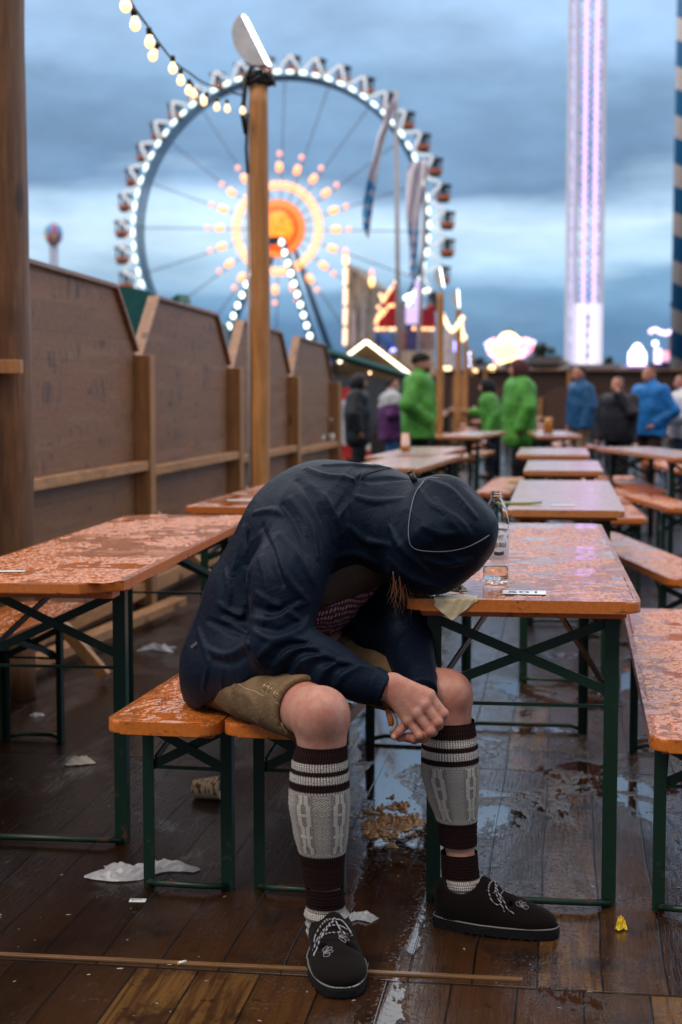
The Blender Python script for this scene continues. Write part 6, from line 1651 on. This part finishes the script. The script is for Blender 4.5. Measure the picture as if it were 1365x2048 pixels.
# ------------------------------------------------------------ lattice tower with purple light lines
TY = 150.0; tx = P(1167, 728, TY); mt_ = TY / F
tw = empty('ride_tower', (tx.x, TY, 0), R(6), 'tall white lattice tower ride with two purple light lines', 'tower')
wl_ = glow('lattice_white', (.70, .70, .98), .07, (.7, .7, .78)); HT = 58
b = MB(); hw_ = 27 * mt_
for sx in (-1, 1):
    for sy in (-1, 1): b.bar((sx * hw_, sy * hw_, 0), (sx * hw_, sy * hw_, HT), .34, .34, up=(0, 1, 0))
b.build('corner_post', wl_, tw)
for k in range(24):
    z0 = k * 2.4; b = MB()
    for sy in (-1, 1):
        b.bar((-hw_, sy * hw_, z0), (hw_, sy * hw_, z0), .16, .16); b.bar((-hw_, sy * hw_, z0), (0, sy * hw_, z0 + 1.2), .12, .12); b.bar((0, sy * hw_, z0 + 1.2), (hw_, sy * hw_, z0 + 2.4), .12, .12)
        b.bar((hw_, sy * hw_, z0), (0, sy * hw_, z0 + 1.2), .12, .12); b.bar((0, sy * hw_, z0 + 1.2), (-hw_, sy * hw_, z0 + 2.4), .12, .12)
    for sx in (-1, 1): b.bar((sx * hw_, -hw_, z0), (sx * hw_, hw_, z0 + 2.4), .12, .12); b.bar((sx * hw_, -hw_, z0), (sx * hw_, hw_, z0), .14, .14)
    b.build('lattice', wl_, tw)
EM['pur'] = glow('purple_glow', (.50, .27, 1), 2.0); EM['pw'] = glow('violet_white_glow', (.72, .66, 1), 2.2); EM['pe'] = glow('violet_edge_glow', (.42, .40, 1), .6)
for sx in (-1, 1):
    pts = [Vector((sx * hw_ * .40 + .11 * (1 if i % 2 else -1), -hw_ - .35, 4 + i * .34)) for i in range(160)]
    MB().tube(pts, .13, 5).build('light_line', EM['pur'], tw)
    MB().bar((sx * hw_ * .40, -hw_ - .30, 3), (sx * hw_ * .40, -hw_ - .30, HT), .30, .1, up=(0, 1, 0)).build('rail', wl_, tw)
MB().bar((-hw_ * 1.12, -hw_, 3), (-hw_ * 1.12, -hw_, HT), .26, .26, up=(0, 1, 0)).build('light_line', EM['pe'], tw)
zt_ = P(0, 612, TY).z; MB().box((0, -hw_ - .1, zt_ / 2 + .6), (hw_ * 2.15, .2, zt_ - 1)).build('lit_panel', glow('panel_glow', (.70, .66, 1), .5), tw)
for sx in (-1, 1): MB().box((sx * hw_ * .42, -hw_ - .3, zt_ / 2 + .6), (.55, .2, zt_ - 1)).build('lit_panel', glow('panel_core', (.88, .85, 1), .72) if sx < 0 else bpy.data.materials['panel_core'], tw)
rg = random.Random(8)
for i, v in enumerate((636, 652, 672, 694, 712)):
    zc = P(0, v, TY).z; b = MB()
    for j in range(3): b.box((rg.uniform(-.15, .15), -hw_ - .24, zc + (j - 1) * .2), (rg.uniform(.15, .5), .06, .1))
    b.box((rg.uniform(-.2, .2), -hw_ - .24, zc), (.09, .06, .5)); b.build('dark_mark', simple('mark_violet', (.16, .13, .30), .5) if i == 0 else bpy.data.materials['mark_violet'], tw)

# ------------------------------------------------------------ blazing sign, lit urn, purple crown ride
SY = 120.
ss_ = empty('glowing_sign', P(1018, 700, SY), 0, 'blazing star shaped fairground sign in white, yellow and pink over the far fence', 'sign')
def s_(u, v, Y=SY): return Vector(P(u, v, Y)) - ss_.location
stx = [(972, 688), (985, 680), (996, 683), (1005, 670), (1018, 666), (1030, 671), (1040, 681), (1052, 678), (1069, 684), (1062, 700), (1050, 711), (1034, 718), (1010, 722), (1000, 726), (990, 716), (978, 706)]
EM['sw'] = glow('sign_white', (1, .74, .34), .65); EM['sp'] = glow('sign_pink', (1, .16, .28), 2.2); EM['sb'] = glow('sign_blue', (.45, .65, 1), 2.2); EM['sy'] = glow('sign_yellow', (1, .62, .18), 3)
MB().prism([s_(*q) for q in stx], (0, 0, 0), (0, .5, 0)).build('star_panel', EM['sw'], ss_)
rg = random.Random(4)
for i in range(64):
    j = i % 16; k_ = (i // 16) / 4; a, b_ = stx[j], stx[(j + 1) % 16]; u = a[0] + (b_[0] - a[0]) * k_; v = a[1] + (b_[1] - a[1]) * k_
    MB().ball(s_(u, v, SY - .4), .12, 6).build('bulb', [EM['sp'], EM['sb'], EM['sp'], EM['sw']][rg.randrange(4)] if not 1000 < u < 1038 else EM['sy'], ss_)
for u, v, m, r in ((1000, 686, 'sp', .34), (990, 683, 'sp', .26), (1042, 690, 'sp', .36), (1050, 684, 'sp', .3), (990, 695, 'sw', .3), (1058, 692, 'sp', .32), (992, 722, 'sp', .16), (998, 728, 'sw', .2), (984, 737, 'sy', .27), (986, 741, 'sy', .2), (1018, 676, 'sy', .3)): MB().ball(s_(u, v, SY - .5), r, 8).build('bulb', EM[m], ss_)
MB().bar(s_(1018, 720, SY + .5), s_(1018, 780, SY + .5), .5, .5, up=(0, 1, 0)).build('mast', M['black'], ss_)
MB().ball(s_(1019, 662, SY), .25, 8, (1, 1, .6)).build('finial', cloth((.02, .06, .12)), ss_)
ub = empty('glowing_urn', P(1275, 706, 95), 0, 'blazing white rounded light with violet rim above the far fence', 'light')
MB().lathe([(.001, -.72), (.50, -.72), (.55, -.3), (.52, 0), (.36, .22), (.26, .42), (.14, .54), (.001, .6)], (0, 0, 0), 20).build('lit_dome', glow('dome_glow', (.93, .86, 1), 2.6), ub)
MB().lathe([(.56, -.8), (.62, -.74), (.56, -.70)], (0, 0, 0), 20).build('lit_rim', EM['pur'], ub)
pc = empty('crown_ride', P(1325, 690, 80), 0, 'small ride with violet light garland and red panel at the right edge', 'ride')
def p_(u, v, Y=80): return Vector(P(u, v, Y)) - pc.location
EM['vio'] = glow('violet_glow', (.72, .48, 1), 2.5)
MB().tube([p_(1300, 666), p_(1304, 661), p_(1312, 659), p_(1320, 664), p_(1332, 667), p_(1342, 664), p_(1350, 655), p_(1352, 652)], .11, 8).build('light_garland', EM['vio'], pc)
MB().box(p_(1316, 712), (.28, .3, .75)).build('lit_box', EM['vio'], pc); MB().ball(p_(1311, 687), .15, 8).build('lamp', EM['white'], pc)
MB().box(p_(1331, 712, 80.5), (.35, .3, .5)).build('red_panel', glow('red_glow', (1, .1, .15), .8), pc)
MB().box(p_(1345, 690, 80.6), (.3, .3, 1.0)).build('brown_column', cloth((.20, .11, .05)), pc); MB().box(p_(1325, 735, 81), (1.3, .6, .5)).build('base', cloth((.05, .05, .08)), pc)
# ------------------------------------------------------------ striped pole and pale building at the right edge
BY = 62.0; KB = BY / 19.0
bd = empty('pale_building', (P(1349, 780, BY).x, BY, 0), R(-14), 'corner of a pale building with a brown cornice at the right edge', 'building')
MB().box((.82 * KB, KB, P(0, 622, BY).z / 2), (1.6 * KB, 1.8 * KB, P(0, 622, BY).z)).build('wall', cloth((.60, .56, .68)), bd)
zc_ = P(0, 612, BY).z
b = MB(); b.bar((-.06 * KB, -.1 * KB, zc_), (1.6 * KB, -.1 * KB, zc_ + .25 * KB), .3 * KB, .06 * KB); b.bar((-.02 * KB, .0, zc_ - .1 * KB), (1.6 * KB, .0, zc_ + .12 * KB), .25 * KB, .06 * KB); b.build('cornice', cloth((.24, .14, .09)), bd)
MB().box((.85 * KB, 1.05 * KB, zc_ + .03 * KB), (1.6 * KB, 1.7 * KB, .12 * KB)).build('roof', cloth((.24, .15, .10)), bd)
MB().box((.10 * KB, -.02 * KB, P(0, 695, BY).z), (.10 * KB, .1, .28 * KB)).build('brown_shutter', cloth((.25, .12, .04)), bd)
PYB = 60.5; KP = PYB / 18.4
def stripe():
    t = MT('helix_stripes'); x, y, zz = t.sep(t.co()); a = t.math('DIVIDE', t.math('ARCTAN2', y, x), 2 * math.pi)
    f_ = t.math('FRACT', t.math('ADD', t.math('DIVIDE', zz, 94 * PYB / F), t.math('MULTIPLY', a, .45)))
    t.set('Base Color', t.mix(t.ss(t.math('ABSOLUTE', t.math('SUBTRACT', f_, .5)), .272, .265), (.62, .58, .60), (.01, .14, .36))); t.set('Roughness', .4); return t.m
mpole = empty('striped_pole', (P(1357, 780, PYB).x, PYB, 0), 0, 'pole with blue and white spiral stripes at the right edge', 'pole')
MB().tube([(0, 0, 0), (.03, 0, 26)], .100 * KP, 28).build('shaft', stripe(), mpole)
MB().tube([(.16 * KP, .3, 5), (.17 * KP, .3, 26)], .05 * KP, 12).build('drainpipe', cloth((.30, .28, .34)), mpole)
# ------------------------------------------------------------ balloon ride far left
ba = empty('balloon_tower', (P(112, 780, 230).x, 230, 0), 0, 'distant colourful balloon on a tall stem above the left fence', 'ride')
def gore():
    t = MT('balloon_gores'); x, y, zz = t.sep(t.co()); a = t.math('ARCTAN2', y, x); q = t.wn(t.comb(t.math('FLOOR', t.math('MULTIPLY', a, 1.9)), t.math('FLOOR', t.math('MULTIPLY', zz, .7)), 0))
    col = t.mix(t.ss(q, .3, .35), (.75, .62, .12), (.15, .40, .70)); col = t.mix(t.ss(q, .6, .65), col, (.60, .12, .40)); t.set('Base Color', col); return t.m
bz = P(112, 468, 230).z; m3 = 230 / F
b = MB(); b.ball((0, 0, 0), 1, 24, (18 * m3, 18 * m3, 24 * m3)); o_ = b.build('balloon', gore(), ba); o_.location = (0, 0, bz)
MB().tube([(-.45, 0, 0), (-.35, 0, bz - 1.3)], .26, 6).build('stem', cloth((.35, .32, .48)), ba); MB().tube([(.45, 0, 0), (.35, 0, bz - 1.3)], .26, 6).build('stem', cloth((.35, .32, .48)), ba)
# ------------------------------------------------------------ trees and houses on the skyline
lm = simple('dark_leaves', (.022, .040, .022), .7, var=.5, nscale=1.5); bkm = simple('bark', (.05, .035, .025), .8)
def tree(u, v, Y, wpx, seed, label):
    p = P(u, v, Y); rg = random.Random(seed); o_ = empty('tree', (p.x, Y, 0), 0, label, 'tree', 'trees on the skyline'); rad = wpx * Y / F / 2
    tk = MB(); tk.tube([(0, 0, 0), (.1, 0, p.z * .5), (0, 0, p.z * .9)], [.35, .25, .08], 7)
    for k in range(6):
        a = rg.uniform(0, 6.28); z0 = p.z * rg.uniform(.35, .7); tk.tube([(0, 0, z0), (rad * .6 * math.cos(a), rad * .6 * math.sin(a), z0 + p.z * .2)], [.12, .04], 5)
    tk.build('trunk', bkm, o_)
    cr_ = MB(); cl = [(rg.gauss(0, rad * .45), rg.gauss(0, rad * .45), p.z * rg.uniform(.4, .95), rg.uniform(.25, .5) * rad) for _ in range(16)]
    for cx, cy, cz, r in cl:
        for _ in range(70):
            d = Vector((rg.gauss(0, 1), rg.gauss(0, 1), rg.gauss(0, 1))).normalized() * r * rg.uniform(.6, 1.1)
            c = Vector((cx, cy, cz)) + d; s = rg.uniform(.12, .32); a = Vector((rg.gauss(0, 1), rg.gauss(0, 1), rg.gauss(0, 1))).normalized(); b_ = a.orthogonal().normalized()
            vs_ = [cr_.bm.verts.new(c + a * s), cr_.bm.verts.new(c + b_ * s * .5), cr_.bm.verts.new(c - a * s), cr_.bm.verts.new(c - b_ * s * .5)]; cr_.bm.faces.new(vs_)
    me = bpy.data.meshes.new('crown'); cr_.bm.to_mesh(me); cr_.bm.free(); mesh_obj('crown', me, lm, o_)
for i, (u, v, Y, w_, lab) in enumerate([(1078, 684, 170, 40, 'dark tree rising right behind the blazing star sign'), (948, 716, 175, 40, 'low dark tree left of the blazing star sign'), (1216, 712, 180, 22, 'dark tree right of the lattice tower foot'), (1100, 708, 175, 34, 'low dark tree between the star sign and the lattice tower'), (968, 722, 160, 26, 'smallest dark tree below the star sign')]): tree(u, v, Y, w_, i, lab)
def house(u0, u1, v, vr, Y, label, wc_, rc):
    a, b_ = P(u0, v, Y), P(u1, v, Y); o_ = empty('house', ((a.x + b_.x) / 2, Y, 0), 0, label, 'house'); w2 = (b_.x - a.x) / 2; hz_ = a.z; hr = P(0, vr, Y).z
    MB().box((0, 3, hz_ / 2), (w2 * 2, 6, hz_)).build('wall', cloth(wc_), o_)
    MB().prism([(-w2 - .4, -.4, hz_), (-w2 * .8, 3, hr), (w2 * .8, 3, hr), (w2 + .4, -.4, hz_)], (0, 0, 0), (0, .3, 0)).build('roof', cloth(rc), o_)
    rf = MB(); rf.prism([(-w2 - .4, -.4, hz_), (-w2 - .4, 6.4, hz_), (-w2 * .8, 3, hr)], (0, 0, 0), (2 * w2 * .9, 0, 0)); rf.build('roof', cloth(rc), o_)
    for k in range(max(2, int(w2))): MB().box((-w2 + (k + .5) * 2 * w2 / max(2, int(w2)), -.04, hz_ * .6), (.7, .08, .9)).build('window', cloth((.25, .22, .2)), o_)
house(1062, 1135, 728, 711, 140, 'long low house with a dark roof left of the lattice tower', (.16, .12, .10), (.06, .045, .045))
house(1140, 1260, 737, 727, 125, 'flat grey building at the foot of the lattice tower', (.13, .12, .15), (.13, .11, .13))
house(1265, 1362, 742, 730, 118, 'flat grey building below the crown ride at the right', (.10, .09, .13), (.10, .09, .13))
house(940, 1060, 738, 730, 130, 'low grey shed roof below the star sign', (.12, .11, .13), (.13, .11, .13))
